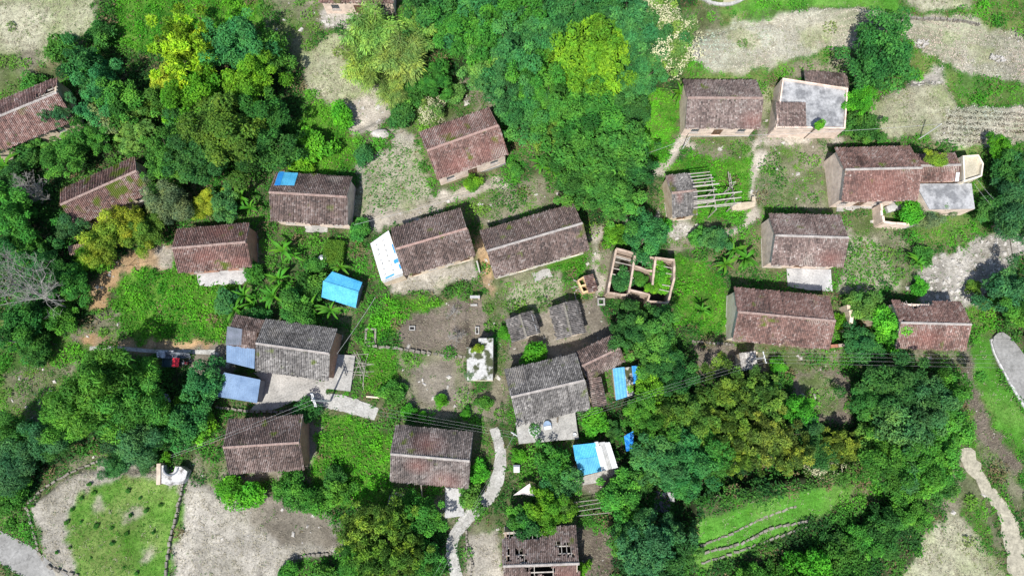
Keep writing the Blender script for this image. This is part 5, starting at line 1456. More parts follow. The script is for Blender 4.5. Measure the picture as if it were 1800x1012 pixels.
# ------------------------------------------------------------------ foliage builders
def rand_dirs(rs, n, zmin=-1.0):
    z = rs.uniform(zmin, 1, n); a = rs.uniform(0, 2 * np.pi, n); r = np.sqrt(np.maximum(0, 1 - z * z))
    return np.stack([r * np.cos(a), r * np.sin(a), z], -1)
def norm(v): return v / np.maximum(np.linalg.norm(v, axis=-1, keepdims=True), 1e-6)
def leaf_quads(p, t, nrm, ln, wd, droop=.18):
    s = norm(np.cross(t, nrm))
    ln = ln[:, None]; wd = wd[:, None]
    a = p; b = p + t * ln * .45 + s * wd * .5 + nrm * ln * .06; c = p + t * ln - nrm * ln * droop; d = p + t * ln * .45 - s * wd * .5 + nrm * ln * .06
    V = np.stack([a, b, c, d], 1).reshape(-1, 3)
    F = np.arange(len(p) * 4).reshape(-1, 4)
    return V, F
def crown_mesh(name, seed, nl, lr, nleaf, ll, ratio=.55, flat=.8, droop=.18, up=.5, spread=(.5, .85), tuft=False, mat=None, rosette=0):
    """unit-radius crown: lobes set over a dome, each covered by leaf faces; returns mesh and lobe centres"""
    rs = np.random.default_rng(seed)
    k = np.arange(nl) + .5
    z = 1 - 1.25 * k / nl; a = np.pi * (1 + 5 ** .5) * k + rs.uniform(0, 6)
    r = np.sqrt(np.maximum(0, 1 - z * z))
    d = np.stack([r * np.cos(a), r * np.sin(a), z], -1) + rs.normal(0, .22, (nl, 3))
    stretch = 1 + .22 * np.cos(2 * (np.arctan2(d[:, 1], d[:, 0]) - rs.uniform(0, 3))) + rs.normal(0, .14, nl)
    c = d * (rs.uniform(*spread, nl) * stretch)[:, None]; c[:, 2] *= flat
    R_ = rs.uniform(*lr, nl)
    tint = rs.choice([-.42, -.3, .12, .38], nl) if tuft else rs.normal(0, .2, nl)
    w_ = R_ ** 2; w_ /= w_.sum()
    m = nleaf // (rosette or 1)
    li = rs.choice(nl, m, p=w_)
    dirs = rand_dirs(rs, m, -.55)
    rad = R_[li] * (.62 + .44 * np.sqrt(rs.random(m)))
    wob = 1 + .22 * np.sin(dirs[:, 0] * 7 + li) * np.sin(dirs[:, 1] * 6 + li * 2.3)
    p = c[li] + dirs * (rad * wob)[:, None] * np.array([1, 1, .85])
    if rosette:
        p = np.repeat(p, rosette, 0); dirs = np.repeat(dirs, rosette, 0); li = np.repeat(li, rosette)
        ang = np.tile(np.arange(rosette) * 2 * np.pi / rosette, m) + np.repeat(rs.uniform(0, 6, m), rosette)
        nrm = norm(dirs * 1.0 + np.array([0, 0, .4]) + np.repeat(rs.normal(0, .3, (m, 3)), rosette, 0)); e1 = norm(np.cross(nrm, np.array([.3, .8, .1]))); e2 = np.cross(nrm, e1)
        t = norm(e1 * np.cos(ang)[:, None] + e2 * np.sin(ang)[:, None] + nrm * .25)
    else:
        nrm = norm(dirs * .75 + np.array([0, 0, up]) + rs.normal(0, .42, (m, 3)))
        t = rs.normal(0, 1, (m, 3)) + dirs * (2.2 if tuft else .7) + (np.array([0, 0, .9]) if tuft else np.array([0, 0, -.15]))
        t = norm(t - nrm * (t * nrm).sum(-1, keepdims=True) * .85)
    n = len(p)
    ln = ll * rs.uniform(.6, 1.25, n)
    V, F = leaf_quads(p, t, nrm, ln, ln * ratio * rs.uniform(.8, 1.2, n), droop)
    v = np.clip(.5 + tint[li] + rs.normal(0, .15, n), 0, 1)
    me = mesh_np(name, V, F, mat or M_LEAF, vattr=np.repeat(v, 4))
    return me, c
def trunk_mesh(name, seed, c, hc, r0=.09, nlimb=8, mat=None, lean=.08):
    rs = random.Random(seed); mb = MB()
    bx, by = rs.uniform(-lean, lean), rs.uniform(-lean, lean)
    top = Vector((bx, by, hc * .92))
    mb.tube([(0, 0, -.15), (bx * .3, by * .3, hc * .35), (bx * .8, by * .8, hc * .7), tuple(top), (bx, by, hc + .25)], [r0 * 1.25, r0, r0 * .8, r0 * .55, r0 * .2], 8)
    pick = rs.sample(range(len(c)), min(nlimb, len(c)))
    for i in pick:
        e = Vector(c[i]) + Vector((0, 0, hc)); s = Vector((bx * .6, by * .6, hc * rs.uniform(.5, .8)))
        mid = s.lerp(e, .5) + Vector((rs.uniform(-.06, .06), rs.uniform(-.06, .06), rs.uniform(-.1, .02)))
        mb.tube([s, mid, e], [r0 * .42, r0 * .28, r0 * .1], 5)
    return mb.mesh(name, mat or M_BARK, True)

PROTO = {}
def proto(kind, n, hc, **kw):
    lst = []
    r0 = kw.pop('r0', .07)
    for i in range(n):
        seed = abs(hash_str(kind)) % 9999 + i * 17
        me, c = crown_mesh('crown', seed, **kw)
        lst.append((me, trunk_mesh('trunk', seed, c, hc, r0), hc))
    PROTO[kind] = lst
def hash_str(s):
    h = 0
    for ch in s: h = (h * 131 + ord(ch)) % 1000003
    return h
proto('large', 4, 1.25, nl=62, lr=(.10, .27), nleaf=13500, ll=.088, spread=(.4, 1.05))
for i_, (nl_, lr_, nf_, ll_) in enumerate(((44, (.13, .30), 6500, .13), (50, (.12, .28), 8200, .112))):
    me_, c_ = crown_mesh('crown', 700 + i_, nl_, lr_, nf_, ll_, spread=(.38, 1.05), ratio=.5 if i_ else .42, droop=.3)
    PROTO['large'].append((me_, trunk_mesh('trunk', 700 + i_, c_, 1.25, .07), 1.25))
proto('mid', 4, 1.2, nl=36, lr=(.14, .33), nleaf=7200, ll=.118, spread=(.4, 1.0))
proto('small', 4, .75, nl=18, lr=(.24, .40), nleaf=2900, ll=.185, r0=.06, spread=(.45, .85))
proto('whorl', 3, 1.25, nl=44, lr=(.16, .30), nleaf=9800, ll=.125, rosette=7, ratio=.33)
proto('tuft', 3, 1.2, nl=95, lr=(.06, .125), nleaf=9500, ll=.12, ratio=.34, tuft=True, spread=(.25, 1.0), up=.2)
proto('feather', 3, 1.2, nl=30, lr=(.2, .36), nleaf=11000, ll=.15, ratio=.24, droop=.45, up=.2, spread=(.4, .95))
proto('dense', 3, 1.0, nl=70, lr=(.14, .24), nleaf=13000, ll=.08, spread=(.62, .84), flat=.85)

# bamboo: arching culms with hanging fine leaves
def bamboo_meshes(seed):
    rs = np.random.default_rng(seed); mb = MB(); P_, T_, N_ = [], [], []; tint = []
    for k in range(26):
        a = rs.uniform(0, 2 * np.pi); h = rs.uniform(1.7, 2.5); out = rs.uniform(.35, 1.0)
        b0 = np.array([rs.normal(0, .14), rs.normal(0, .14), -.05])
        pts = []
        for i in range(8):
            t = i / 7; pts.append((b0[0] + out * math.cos(a) * t ** 2.2, b0[1] + out * math.sin(a) * t ** 2.2, b0[2] + h * (t - .28 * t ** 4)))
        mb.tube(pts, [.02 * (1 - .85 * i / 7) for i in range(8)], 5)
        q = np.array(pts); tk = rs.normal(0, .16)
        n = 400
        t = rs.uniform(.35, 1, n) * 6.999; i0 = t.astype(int); fr = (t - i0)[:, None]
        p = q[i0] * (1 - fr) + q[np.minimum(i0 + 1, 7)] * fr
        sp = rs.normal(0, 1, (n, 3)); sp[:, 2] = -np.abs(sp[:, 2]) * .3
        p = p + norm(sp) * rs.uniform(.02, .24, n)[:, None]
        P_.append(p); T_.append(norm(sp + np.array([math.cos(a) * .8, math.sin(a) * .8, -.4]))); N_.append(norm(rs.normal(0, .5, (n, 3)) + np.array([0, 0, 1]))); tint.append(np.clip(.5 + tk + rs.normal(0, .16, n), 0, 1))
    P_ = np.concatenate(P_); T_ = np.concatenate(T_); N_ = np.concatenate(N_); v = np.concatenate(tint)
    ln = .15 * rs.uniform(.6, 1.3, len(P_))
    V, F = leaf_quads(P_, T_, N_, ln, ln * .2, .2)
    return mesh_np('foliage', V, F, M_LEAF, vattr=np.repeat(v, 4)), mb.mesh('culms', mat_noise('bamboo_culm', (.20,.26,.08), (.30,.36,.14), 2), True)
BAMBOO = [bamboo_meshes(s) for s in (5, 6)]

TINT = dict(blue=(.048,.20,.06), green=(.058,.225,.036), dark=(.038,.155,.036), deep=(.042,.15,.038), lime=(.105,.32,.025), yellow=(.25,.47,.035), olive=(.125,.25,.048), moss=(.085,.215,.036),
            grey=(.11,.205,.115), teal=(.05,.175,.066), bamboo=(.20,.38,.09), bright=(.07,.31,.025), cream=(.09,.22,.06), goldgreen=(.21,.34,.035), pale=(.12,.30,.065))
def vary(c, k=.16):
    f = 1 + R.uniform(-k, k); return (c[0] * f * (1 + R.uniform(-k, k)), c[1] * f, c[2] * f * (1 + R.uniform(-k, k)), 1)
BLOSSOM = crown_mesh('blossom', 88, 30, (.18, .36), 2100, .10, .5, spread=(.62, .95), mat=mat_noise('cream_blossom', (.46,.46,.28), (.58,.57,.38), 3, bmp=0))[0]
TREES = []
def tree(px, py, r_px, kind, tint, label, category='tree', squash=1.0, extra_h=0.0):
    lst = PROTO.get(kind)
    hc0 = lst[0][2] if lst else 1.15
    low = category in ('shrub', 'bush')
    if low and kind != 'small': extra_h -= .55 * r_px / 13.2
    rm = r_px / 13.2
    for _ in range(3):
        q = Vector(G(px, py, hc0 * rm + extra_h)); rm = r_px * depth_at(q) / F_PX
    name = {'bamboo': 'bamboo_clump'}.get(kind, 'shrub' if low else 'tree')
    root = empty(name, (q.x, q.y, q.z - hc0 * rm - extra_h), R.uniform(0, 6.28), label, category, 'shrubs and bushes' if low else 'trees of the village', rm * 1.08)
    if kind == 'bamboo':
        f, c = R.choice(BAMBOO)
        a = bpy.data.objects.new('foliage', f); link(a, root); a.color = vary(TINT[tint])
        link(bpy.data.objects.new('culms', c), root)
    else:
        me, tr, hc = R.choice(lst)
        a = bpy.data.objects.new('crown', me); link(a, root); a.location = (0, 0, hc + extra_h / rm); a.color = vary(TINT[tint]); a.scale = (R.uniform(.92, 1.1), R.uniform(.92, 1.1), squash * R.uniform(.85, 1.05))
        b = bpy.data.objects.new('trunk', tr); link(b, root)
        if extra_h: b.scale = (1, 1, (hc + extra_h / rm) / hc)
        if tint == 'cream':
            b2 = bpy.data.objects.new('blossom', BLOSSOM); link(b2, a); b2.location = (0, 0, .05)
    TREES.append((q.x, q.y, rm))
    return root

T = tree
# --- upper left
T(160,124,36,'large','blue','blue-green tree right of the dry grass corner, upper of two')
T(186,174,36,'large','blue','blue-green tree right of the long faded farmhouse, lower of two')
T(215,185,38,'large','green','mid green tree between the blue-green pair and the yellow tree')
T(108,88,26,'small','green','dark green bush at the lower edge of the dry grass corner','bush')
T(180,62,22,'small','dark','dull bush at the right edge of the dry grass corner','bush')
T(329,92,58,'tuft','yellow','bright yellow leaved tree near the top left')
T(345,165,44,'large','lime','lime green tree directly below the yellow tree')
T(300,150,26,'mid','goldgreen','small yellow-green tree at the lower left foot of the yellow tree')
T(412,84,46,'large','blue','blue-green tree directly right of the yellow tree')
T(440,148,42,'large','lime','light green tree below right of the yellow tree')
T(470,95,34,'mid','green','green tree at the edge of the brown clearing near the top')
T(278,182,28,'mid','moss','dull olive tree below left of the lime green tree')
T(396,232,62,'large','moss','large dull olive green tree above the farmhouse with a blue tarp')
T(455,215,46,'large','dark','dark green tree right of the large olive tree')
T(475,265,40,'large','dark','dark tree directly above the blue roof tarp')
T(352,285,44,'large','dark','dark tree left of the blue roof tarp')
T(242,236,30,'whorl','pale','pale whorled tree above the sunken farmhouse')
T(296,284,35,'large','green','green tree at the right end of the sunken farmhouse')
T(320,232,36,'mid','dark','dark tree between the pale whorled tree and the large olive tree')
T(120,270,32,'large','green','green tree below the long faded farmhouse')
T(168,242,25,'large','green','green tree above the ridge of the sunken farmhouse')
T(190,210,28,'mid','grey','greyish shrub tree above the sunken farmhouse')
T(108,196,26,'whorl','teal','blue-green feathery plant overhanging the faded roof','shrub',extra_h=1.5)
T(26,230,14,'whorl','teal','small spiky plant over the lower eave of the faded roof','shrub',extra_h=2.2)
T(62,256,20,'whorl','pale','spiky pale plant at the lower eave of the faded roof','shrub')
T(50,275,24,'small','dark','dark bush left of the spiky pale plant','bush')
T(60,150,22,'small','green','low green bush above the faded roof','bush')
T(304,358,37,'feather','grey','blue-grey willow-like tree right of the sunken farmhouse')
T(274,345,18,'feather','grey','small blue-grey tree overlapping the sunken roof')
T(363,362,24,'feather','goldgreen','yellow-green feathery tree right of the blue-grey willow')
T(397,362,26,'mid','teal','small bluish tree above the small red farmhouse')
T(234,394,30,'feather','goldgreen','yellow-green bamboo-like tree below the sunken roof')
T(192,420,34,'feather','goldgreen','lower yellow-green bamboo-like tree left of the orange path')
T(255,410,28,'feather','moss','olive feathery tree beside the orange path')
T(160,455,26,'small','lime','small lime bush at the lower end of the yellow-green bamboo','bush')
T(18,375,40,'large','green','green tree at the left frame edge beside the grey dead shrub')
T(48,432,34,'whorl','green','bright leaved tree left of the tiny brown hut')
T(15,330,30,'mid','dark','dark tree above the left edge tree')
T(15,450,34,'large','dark','dark tree at the left frame edge above the bare grey tree')
T(85,480,34,'large','dark','dark tree above the trunk of the bare grey tree')
T(130,395,24,'mid','teal','bluish shrub tree beside the tiny brown hut')
T(135,500,26,'mid','green','green tree left of the orange path')
# --- left and lower left
T(40,570,36,'large','dark','dark tree below the bare grey tree at left')
T(110,560,28,'mid','green','green bush above the dry left slope','bush')
T(70,610,26,'mid','dark','dark bush beside the grey snag','bush')
T(180,690,62,'feather','green','large fine leaved tree on the left slope, left of three')
T(212,660,38,'feather','green','large fine leaved tree above the parked sacks, upper of three')
T(245,712,46,'feather','green','large fine leaved tree left of the dirt yard, lower of three')
T(140,735,36,'feather','green','fine leaved tree below the large left slope trees')
T(364,670,31,'mid','blue','blue-green tree between the tricycle and the metal shed')
T(340,696,19,'mid','lime','light green bush below the tricycle','bush')
T(330,742,36,'mid','dark','dark tree below the sacks')
T(360,752,24,'small','lime','lime bush left of the brown farmhouse','bush')
T(34,815,36,'feather','teal','blue-green feathery tree at the lower left edge')
T(75,772,36,'feather','teal','bluish feathery tree above the curved earth edging')
T(20,770,34,'feather','dark','dark feathery tree at the left frame edge')
T(115,760,30,'feather','dark','dark feathery tree on the lower left slope')
T(242,775,38,'feather','teal','blue-green feathery tree above the green crop plot')
T(210,815,22,'feather','teal','small blue-green feathery tree at the top of the crop plot')
T(258,812,17,'feather','teal','drooping blue-green tree left of the white lime tank')
T(285,770,26,'mid','dark','dark bush above the white lime tank','bush')
T(293,805,9,'small','lime','small bright green sapling above the white lime tank')
T(20,860,30,'mid','green','low green bush at the left edge above the road','bush')
T(408,860,22,'small','bright','bright green bush below the brown farmhouse, left one','bush')
T(440,868,24,'small','bright','bright green bush below the brown farmhouse, right one','bush')
T(515,858,30,'mid','green','green bush at the lower right corner of the brown farmhouse','bush')
T(555,880,24,'small','green','green bush at the top of the tan plot','bush')
T(590,868,26,'mid','green','green bush at the left edge of the bright green garden','bush')
T(540,722,22,'small','dark','dark bush under the double crossarm pole','bush')
T(585,860,18,'small','dark','dark round bush in the bright green garden, lower','bush')
T(590,840,20,'small','deep','dark round bush in the bright green garden, upper','bush')
T(508,1006,18,'small','green','green bush at the bottom edge beside the tan plot','bush')
T(568,1014,22,'small','green','green bush at the bottom edge right of the tan plot','bush')
# --- top middle
T(655,60,46,'bamboo','bamboo','tall pale bamboo clump below the top edge farmhouse')
T(705,105,44,'bamboo','bamboo','pale bamboo clump right of the grassy clearing')
T(640,120,38,'bamboo','bamboo','pale bamboo clump at the grassy clearing')
T(735,60,36,'bamboo','bamboo','pale bamboo clump beside the top woods')
T(690,165,28,'bamboo','bamboo','low pale bamboo below the main clump')
T(769,148,26,'whorl','green','small round leaved tree right of the bamboo')
T(797,165,18,'small','pale','pale shrub right of the bamboo','shrub')
T(759,198,20,'mid','cream','grey-green flowering shrub above the brick-red farmhouse','shrub')
T(705,205,22,'small','dark','dark green bush left of the flowering shrub','bush')
T(725,170,24,'small','green','green bush between bamboo and flowering shrub','bush')
T(640,275,18,'small','teal','dark bluish bush at the top corner of the crop plot','bush')
T(550,260,30,'small','bright','bright leafy bush left of the boulder','bush')
T(600,205,22,'small','bright','bright leafy bush below the grassy clearing','bush')
T(530,285,26,'mid','lime','lime bush above the blue roof tarp','bush')
# --- woods top centre
T(765,15,44,'large','dark','dark tree at the top edge, leftmost of the top woods')
T(800,55,40,'large','green','green tree of the top woods right of the bamboo')
T(845,20,42,'large','blue','blue-green tree at the top edge right of the dark one')
T(850,75,42,'large','green','green tree of the top woods above the brick-red farmhouse')
T(895,30,44,'large','green','green tree at the top edge in the middle of the woods')
T(905,95,44,'large','blue','blue-green tree of the woods left of the lime tree')
T(850,125,34,'large','pale','pale green tree at the lower left edge of the woods')
T(890,160,40,'large','blue','blue-green tree above the right end of the brick-red farmhouse')
T(935,55,40,'large','blue','blue-green tree at the top of the woods')
T(985,35,46,'large','blue','large blue-green tree at the top edge above the lime tree')
T(960,95,28,'mid','lime','narrow lime green tree left of the big lime tree')
T(1040,118,58,'large','lime','big lime green tree in the middle of the top woods')
T(1075,75,34,'large','lime','lime green tree at the upper right of the big lime tree')
T(1060,25,36,'large','dark','dark tree at the top edge above the lime trees')
T(1108,45,44,'large','blue','blue-green tree at the top edge right of the lime trees')
T(1140,90,40,'large','blue','blue-green tree left of the cream blossoming tree')
T(1155,22,30,'mid','cream','cream blossoming tree at the top edge')
T(1178,95,36,'mid','cream','large cream blossoming tree beside the dry terrace')
T(1190,55,26,'mid','cream','small cream blossoming tree between the other two')
T(1115,150,36,'large','blue','bluish tree below the blossoming trees')
T(935,150,42,'large','green','green tree left below the big lime tree')
T(930,205,42,'large','blue','blue-green tree right of the brick-red farmhouse')
T(985,180,44,'large','green','green tree below the big lime tree')
T(1040,205,50,'large','green','large green tree in the lower woods')
T(1095,205,38,'large','dark','dark green tree at the right edge of the woods')
T(1010,265,42,'large','green','green tree of the lower woods above the longest farmhouse')
T(1070,275,52,'large','green','largest green tree of the lower woods')
T(1110,300,36,'large','dark','dark tree left of the sandy path by the barn')
T(1030,325,40,'large','dark','dark tree behind the right end of the longest farmhouse')
T(1080,345,42,'large','green','green tree at the lower tip of the woods')
T(960,232,28,'mid','pale','pale bush at the lower left corner of the woods','bush')
# --- upper right
T(1545,102,60,'dense','dark','dark round tree beside the flat roofed house')
T(1508,178,24,'mid','bright','bright green tree below the dark round tree')
T(1515,225,28,'mid','dark','dark bush at the right wall of the flat roofed house','bush')
T(1632,278,12,'small','goldgreen','yellow-green bush growing on the roof of the lower tiled wing','bush',extra_h=4.6)
T(1648,285,13,'small','goldgreen','yellow-green bush on the wing roof, right one','bush',extra_h=4.4)
T(1438,221,9,'small','bright','small green plant in the flat roof corner','shrub',extra_h=4.0)
T(1600,375,20,'small','bright','bright green bush left of the concrete terrace roof','bush',extra_h=.6)
T(1595,350,14,'small','lime','lime bush at the eave of the long red farmhouse','bush',extra_h=.8)
T(1628,380,24,'feather','grey','grey-green grassy shrub below the concrete terrace roof','shrub')
T(1770,300,30,'large','dark','dark tree right of the roof platform')
T(1790,335,32,'large','teal','blue-green tree at the right frame edge')
T(1775,385,38,'feather','teal','blue-green feathery tree above the dry streambed')
T(1742,368,24,'mid','dark','dark tree right of the concrete terrace roof')
T(1762,512,34,'mid','teal','bluish tree at the lower bank of the streambed')
T(1710,505,12,'small','moss','round dark shrub in the dry streambed','shrub')
T(1718,525,8,'small','moss','tiny round shrub below the streambed shrub','shrub')
T(1790,540,34,'large','green','green tree at the right edge above the road slab')
T(1752,258,18,'mid','bright','bright green tree above the roof platform')
T(1620,452,18,'small','green','green bush at the left end of the streambed','bush')
T(1615,505,14,'small','bright','small bright plant behind the collapsed eave','shrub')
# --- centre
T(1133,418,38,'dense','blue','round blue-green tree overhanging the roofless ruin')
T(1082,415,20,'small','lime','lime bush left of the round blue-green tree','bush')
T(1165,398,16,'small','bright','bright bush right of the round blue-green tree','bush')
T(1256,420,22,'mid','teal','blue-green tree right of the bright green patch')
T(1225,415,16,'small','green','green bush below the barn','bush')
T(1092,494,19,'small','blue','blue-green bush growing in the left room of the ruin','bush',extra_h=1.2)
T(1160,480,16,'small','bright','bright bush growing in the right room of the ruin','bush',extra_h=1.2)
T(1162,500,15,'small','bright','second bright bush in the right room of the ruin','bush',extra_h=1.0)
T(1122,492,13,'small','green','small green bush in the middle room of the ruin','bush',extra_h=.8)
T(1145,508,12,'small','lime','lime bush on the front wall of the ruin','bush',extra_h=1.8)
T(1102,570,29,'large','dark','dark tree directly below the ruin, left one')
T(1136,582,34,'large','deep','dark tree directly below the ruin, right one')
T(1100,600,15,'mid','green','green tree above the brown annex roof')
T(1150,600,38,'large','green','green tree above the blue pen')
T(1180,650,34,'large','dark','dark tree right of the blue pen')
T(938,625,23,'small','bright','bright green round bush beside the big grey farmhouse','bush')
T(631,404,20,'small','green','dark green bush at the right gable of the blue tarp house','bush')
T(905,300,14,'small','green','small bush right of the brick-red farmhouse','bush')
T(830,322,14,'small','lime','small lime bush below the brick-red farmhouse','bush')
T(719,722,13,'small','bright','bright bush above the bottom centre farmhouse, left','bush')
T(776,704,12,'small','bright','bright bush above the bottom centre farmhouse, middle','bush')
T(742,731,8,'small','bright','tiny bright bush close to the bottom centre roof','bush')
T(820,727,10,'small','bright','small bright bush above the right end of the bottom centre roof','bush')
T(706,682,10,'small','green','small green bush in the garden left of the mossy hut','bush')
T(852,706,14,'small','green','green bush below the mossy hut','bush')
T(690,690,18,'small','green','green bush at the end of the short cement track','bush')
T(840,612,9,'small','goldgreen','yellow-green plant growing on the mossy hut roof','shrub',extra_h=2.3)
T(826,660,9,'small','grey','grey-green plant at the lower left corner of the mossy hut','shrub',extra_h=1.6)
T(888,585,12,'small','bright','bright bush left of the left grey shed','bush')
T(865,600,10,'small','green','green bush above the mossy hut','bush')
T(455,560,22,'small','dark','dark bush above the grey farmhouse','bush')
T(545,505,26,'small','green','green bush left of the blue gabled shed','bush')
T(520,545,30,'mid','green','green tree above the grey farmhouse roof')
T(555,465,18,'small','green','green bush left of the water tank','bush')
T(445,480,20,'small','green','green bush right of the small red farmhouse','bush')
T(400,530,22,'small','teal','bluish bush above the brown tiled wing','bush')
# --- gap between the right-hand farmhouses
T(1518,538,24,'mid','pale','pale green tree at the top of the overgrown gap')
T(1558,575,30,'mid','bright','bright green tree leaning over the collapsed eave roof')
T(1508,602,26,'mid','blue','blue-green tree at the bottom of the overgrown gap')
T(1478,568,16,'small','lime','lime bush at the right end of the long red farmhouse','bush')
T(1572,602,20,'small','green','green bush at the lower left corner of the collapsed eave house','bush')
T(1540,620,22,'small','dark','dark bush below the overgrown gap','bush')
# --- bottom right woods
T(1575,690,46,'large','deep','dark tree at the top of the lower right woods')
T(1625,715,48,'large','teal','bluish tree in the middle of the lower right woods')
T(1585,755,46,'large','teal','bluish tree left in the lower right woods')
T(1665,690,34,'large','green','green tree at the upper right of the lower right woods')
T(1665,750,34,'mid','green','green tree at the right edge of the lower right woods')
T(1560,810,46,'large','green','light green tree at the lower left of the lower right woods')
T(1625,800,44,'large','green','green tree at the bottom of the lower right woods')
T(1530,700,32,'large','dark','dark tree right of the brown clearing')
T(1530,765,28,'mid','pale','pale green tree below the brown clearing')
T(1650,850,26,'mid','dark','dark bush below the lower right woods','bush')
T(1600,850,28,'mid','green','green bush above the dry bottom right plot','bush')
T(1280,690,42,'tuft','olive','yellow-olive tree left of the brown clearing, upper left one')
T(1335,705,44,'tuft','olive','yellow-olive tree beside the white crossarm pole')
T(1285,755,42,'tuft','olive','yellow-olive tree in the middle left of its grove')
T(1345,765,44,'tuft','olive','yellow-olive tree in the middle of its grove')
T(1300,798,33,'tuft','olive','yellow-olive tree at the bottom left of its grove')
T(1385,798,34,'tuft','olive','yellow-olive tree at the bottom right of its grove')
T(1475,785,32,'tuft','olive','yellow-olive tree right of the blossoming bush')
T(1400,720,28,'mid','bright','bright green tree at the left edge of the brown clearing')
T(1415,750,26,'mid','teal','bluish tree below the brown clearing edge')
T(1430,795,30,'mid','dark','dark tree between the olive trees and the blossoming bush')
T(1445,822,25,'mid','cream','cream blossoming bush above the green terrace','bush')
T(1365,640,14,'small','bright','bright bush right of the white crossarm pole','bush')
T(1225,740,36,'large','moss','olive green tree left of the yellow-olive grove')
T(1185,720,34,'large','moss','olive green tree right of the brown lean-to')
T(1140,690,30,'mid','lime','light green tree below the blue pen')
T(1128,728,30,'large','green','green tree right of the concrete terrace')
T(1170,760,36,'large','green','green tree right of the crumpled blue tarp')
T(1155,805,42,'large','blue','blue-green tree right of the blue and white shed')
T(1205,800,44,'large','blue','blue-green tree in the middle of the lower woods')
T(1245,790,36,'mid','green','green tree left of the lower yellow-olive trees')
T(1200,838,31,'large','blue','blue-green tree above the black pool')
T(1115,845,26,'mid','dark','dark tree left of the black pool')
T(1088,873,34,'mid','green','green tree below the blue and white shed, right of the trellis')
T(1118,938,34,'large','deep','dark tree below the black pool')
T(1182,936,32,'large','teal','bluish tree right below the black pool')
T(1135,975,48,'large','teal','large bluish tree at the bottom edge')
T(1175,988,38,'large','dark','dark tree at the bottom edge left of the terraces')
T(1095,940,26,'mid','green','green tree right of the holed roof ruin')
T(972,820,33,'large','green','green tree left of the blue and white shed',extra_h=-1.2)
T(990,845,28,'mid','blue','blue-green tree below left of the blue and white shed')
T(912,800,14,'small','bright','bright bush below the concrete terrace','bush')
T(1044,742,23,'small','bright','bright round bush at the right edge of the concrete terrace','bush')
T(1078,756,15,'mid','dark','dark tree above the blue and white shed')
T(915,916,24,'mid','green','green tree above the holed roof, left one')
T(960,900,33,'large','lime','light green tree over the holed roof')
T(930,930,30,'mid','dark','dark green tree overlapping the holed roof')
T(985,890,24,'mid','moss','olive tree right above the holed roof')
T(1020,1000,16,'small','lime','lime bush at the right wall of the holed roof ruin','bush')
# --- bottom middle
T(640,925,42,'tuft','olive','olive bamboo-like tree below the bright green garden, left')
T(690,915,40,'tuft','moss','olive bamboo-like tree below the small mud pen')
T(660,975,44,'tuft','moss','olive bamboo-like tree at the bottom edge, left')
T(715,965,40,'tuft','moss','olive green tree at the bottom edge, right')
T(745,905,30,'mid','green','green tree right of the small mud pen')
T(625,988,28,'feather','green','fine leaved green tree at the bottom edge beside the tan plot')
T(755,990,28,'mid','green','green tree at the bottom edge left of the footpath')
T(827,876,22,'small','moss','round dark green bush beside the pale concrete strip','bush')
T(840,830,18,'small','bright','bright bush at the right gable of the bottom centre farmhouse','bush')
T(725,880,18,'small','green','green bush among the brushwood piles','bush')
# --- bottom right corner
T(1325,1022,28,'mid','green','green bush below the green terraces, left','bush')
T(1385,1012,26,'mid','green','green bush below the green terraces, middle','bush')
T(1478,962,24,'mid','dark','dark bush below the green terraces, right','bush')
T(1515,948,28,'mid','green','green bush right of the green terraces','bush')
T(1420,1005,36,'mid','bright','bright green bush at the bottom edge','bush')
T(1490,1000,36,'mid','green','green bush at the bottom edge left of the dry plot','bush')
T(1545,930,34,'mid','dark','dark bush left of the dry bottom right plot','bush')
T(1590,900,30,'mid','green','green bush at the top of the dry bottom right plot','bush')
T(1228,972,10,'small','pale','pale shrub at the left end of the terraces','shrub')

# ------------------------------------------------------------------ banana plants
def banana_leaf(seed):
    rs = random.Random(seed); V = []; F = []; n = 7
    L = 2.2
    for i in range(n + 1):
        t = i / n
        x = L * (t * .92); z = .75 * math.sin(t * 2.3) - .55 * t * t
        w = .19 * math.sin(math.pi * min(1, t * .93 + .06)) ** .7 + .02
        wz = .10 * w / .3
        V += [(x, -w * (1 + .12 * rs.uniform(-1, 1)), z + wz + .03 * rs.uniform(-1, 1)), (x, 0, z), (x, w * (1 + .12 * rs.uniform(-1, 1)), z + wz + .03 * rs.uniform(-1, 1))]
    for i in range(n):
        o = i * 3; F += [(o, o + 3, o + 4, o + 1), (o + 1, o + 4, o + 5, o + 2)]
    return mesh_np('leaf', V, F, M_BANANA, vattr=[.5 + .25 * rs.uniform(-1, 1)] * len(V), smooth=True)
BLEAF = [banana_leaf(s) for s in range(4)]
BSTEM = MB().tube([(0, 0, -.2), (0, 0, .9), (.02, .01, 1.7)], [.14, .11, .07], 8).mesh('stem', mat_noise('banana_stem', (.16,.20,.06), (.24,.27,.10), 3), True)
def banana(px, py, s, label, tint=(.07,.25,.022)):
    q = Vector(G(px, py, 1.8 * s))
    r = empty('banana_plant', (q.x, q.y, q.z - 1.8 * s), R.uniform(0, 6), label, 'banana plant', 'banana plants', s)
    link(bpy.data.objects.new('stem', BSTEM), r)
    n = R.randint(9, 12)
    for k in range(n):
        o = bpy.data.objects.new('leaf', R.choice(BLEAF)); link(o, r)
        o.location = (0, 0, 1.6 + .02 * k); o.rotation_euler = (0, R.uniform(-.7, .35), k * 2.4 + R.uniform(-.5, .5)); sc_ = R.uniform(.5, 1.15); o.scale = (sc_, sc_ * R.uniform(.6, 1.2), sc_)
        o.color = vary(tint, .2)
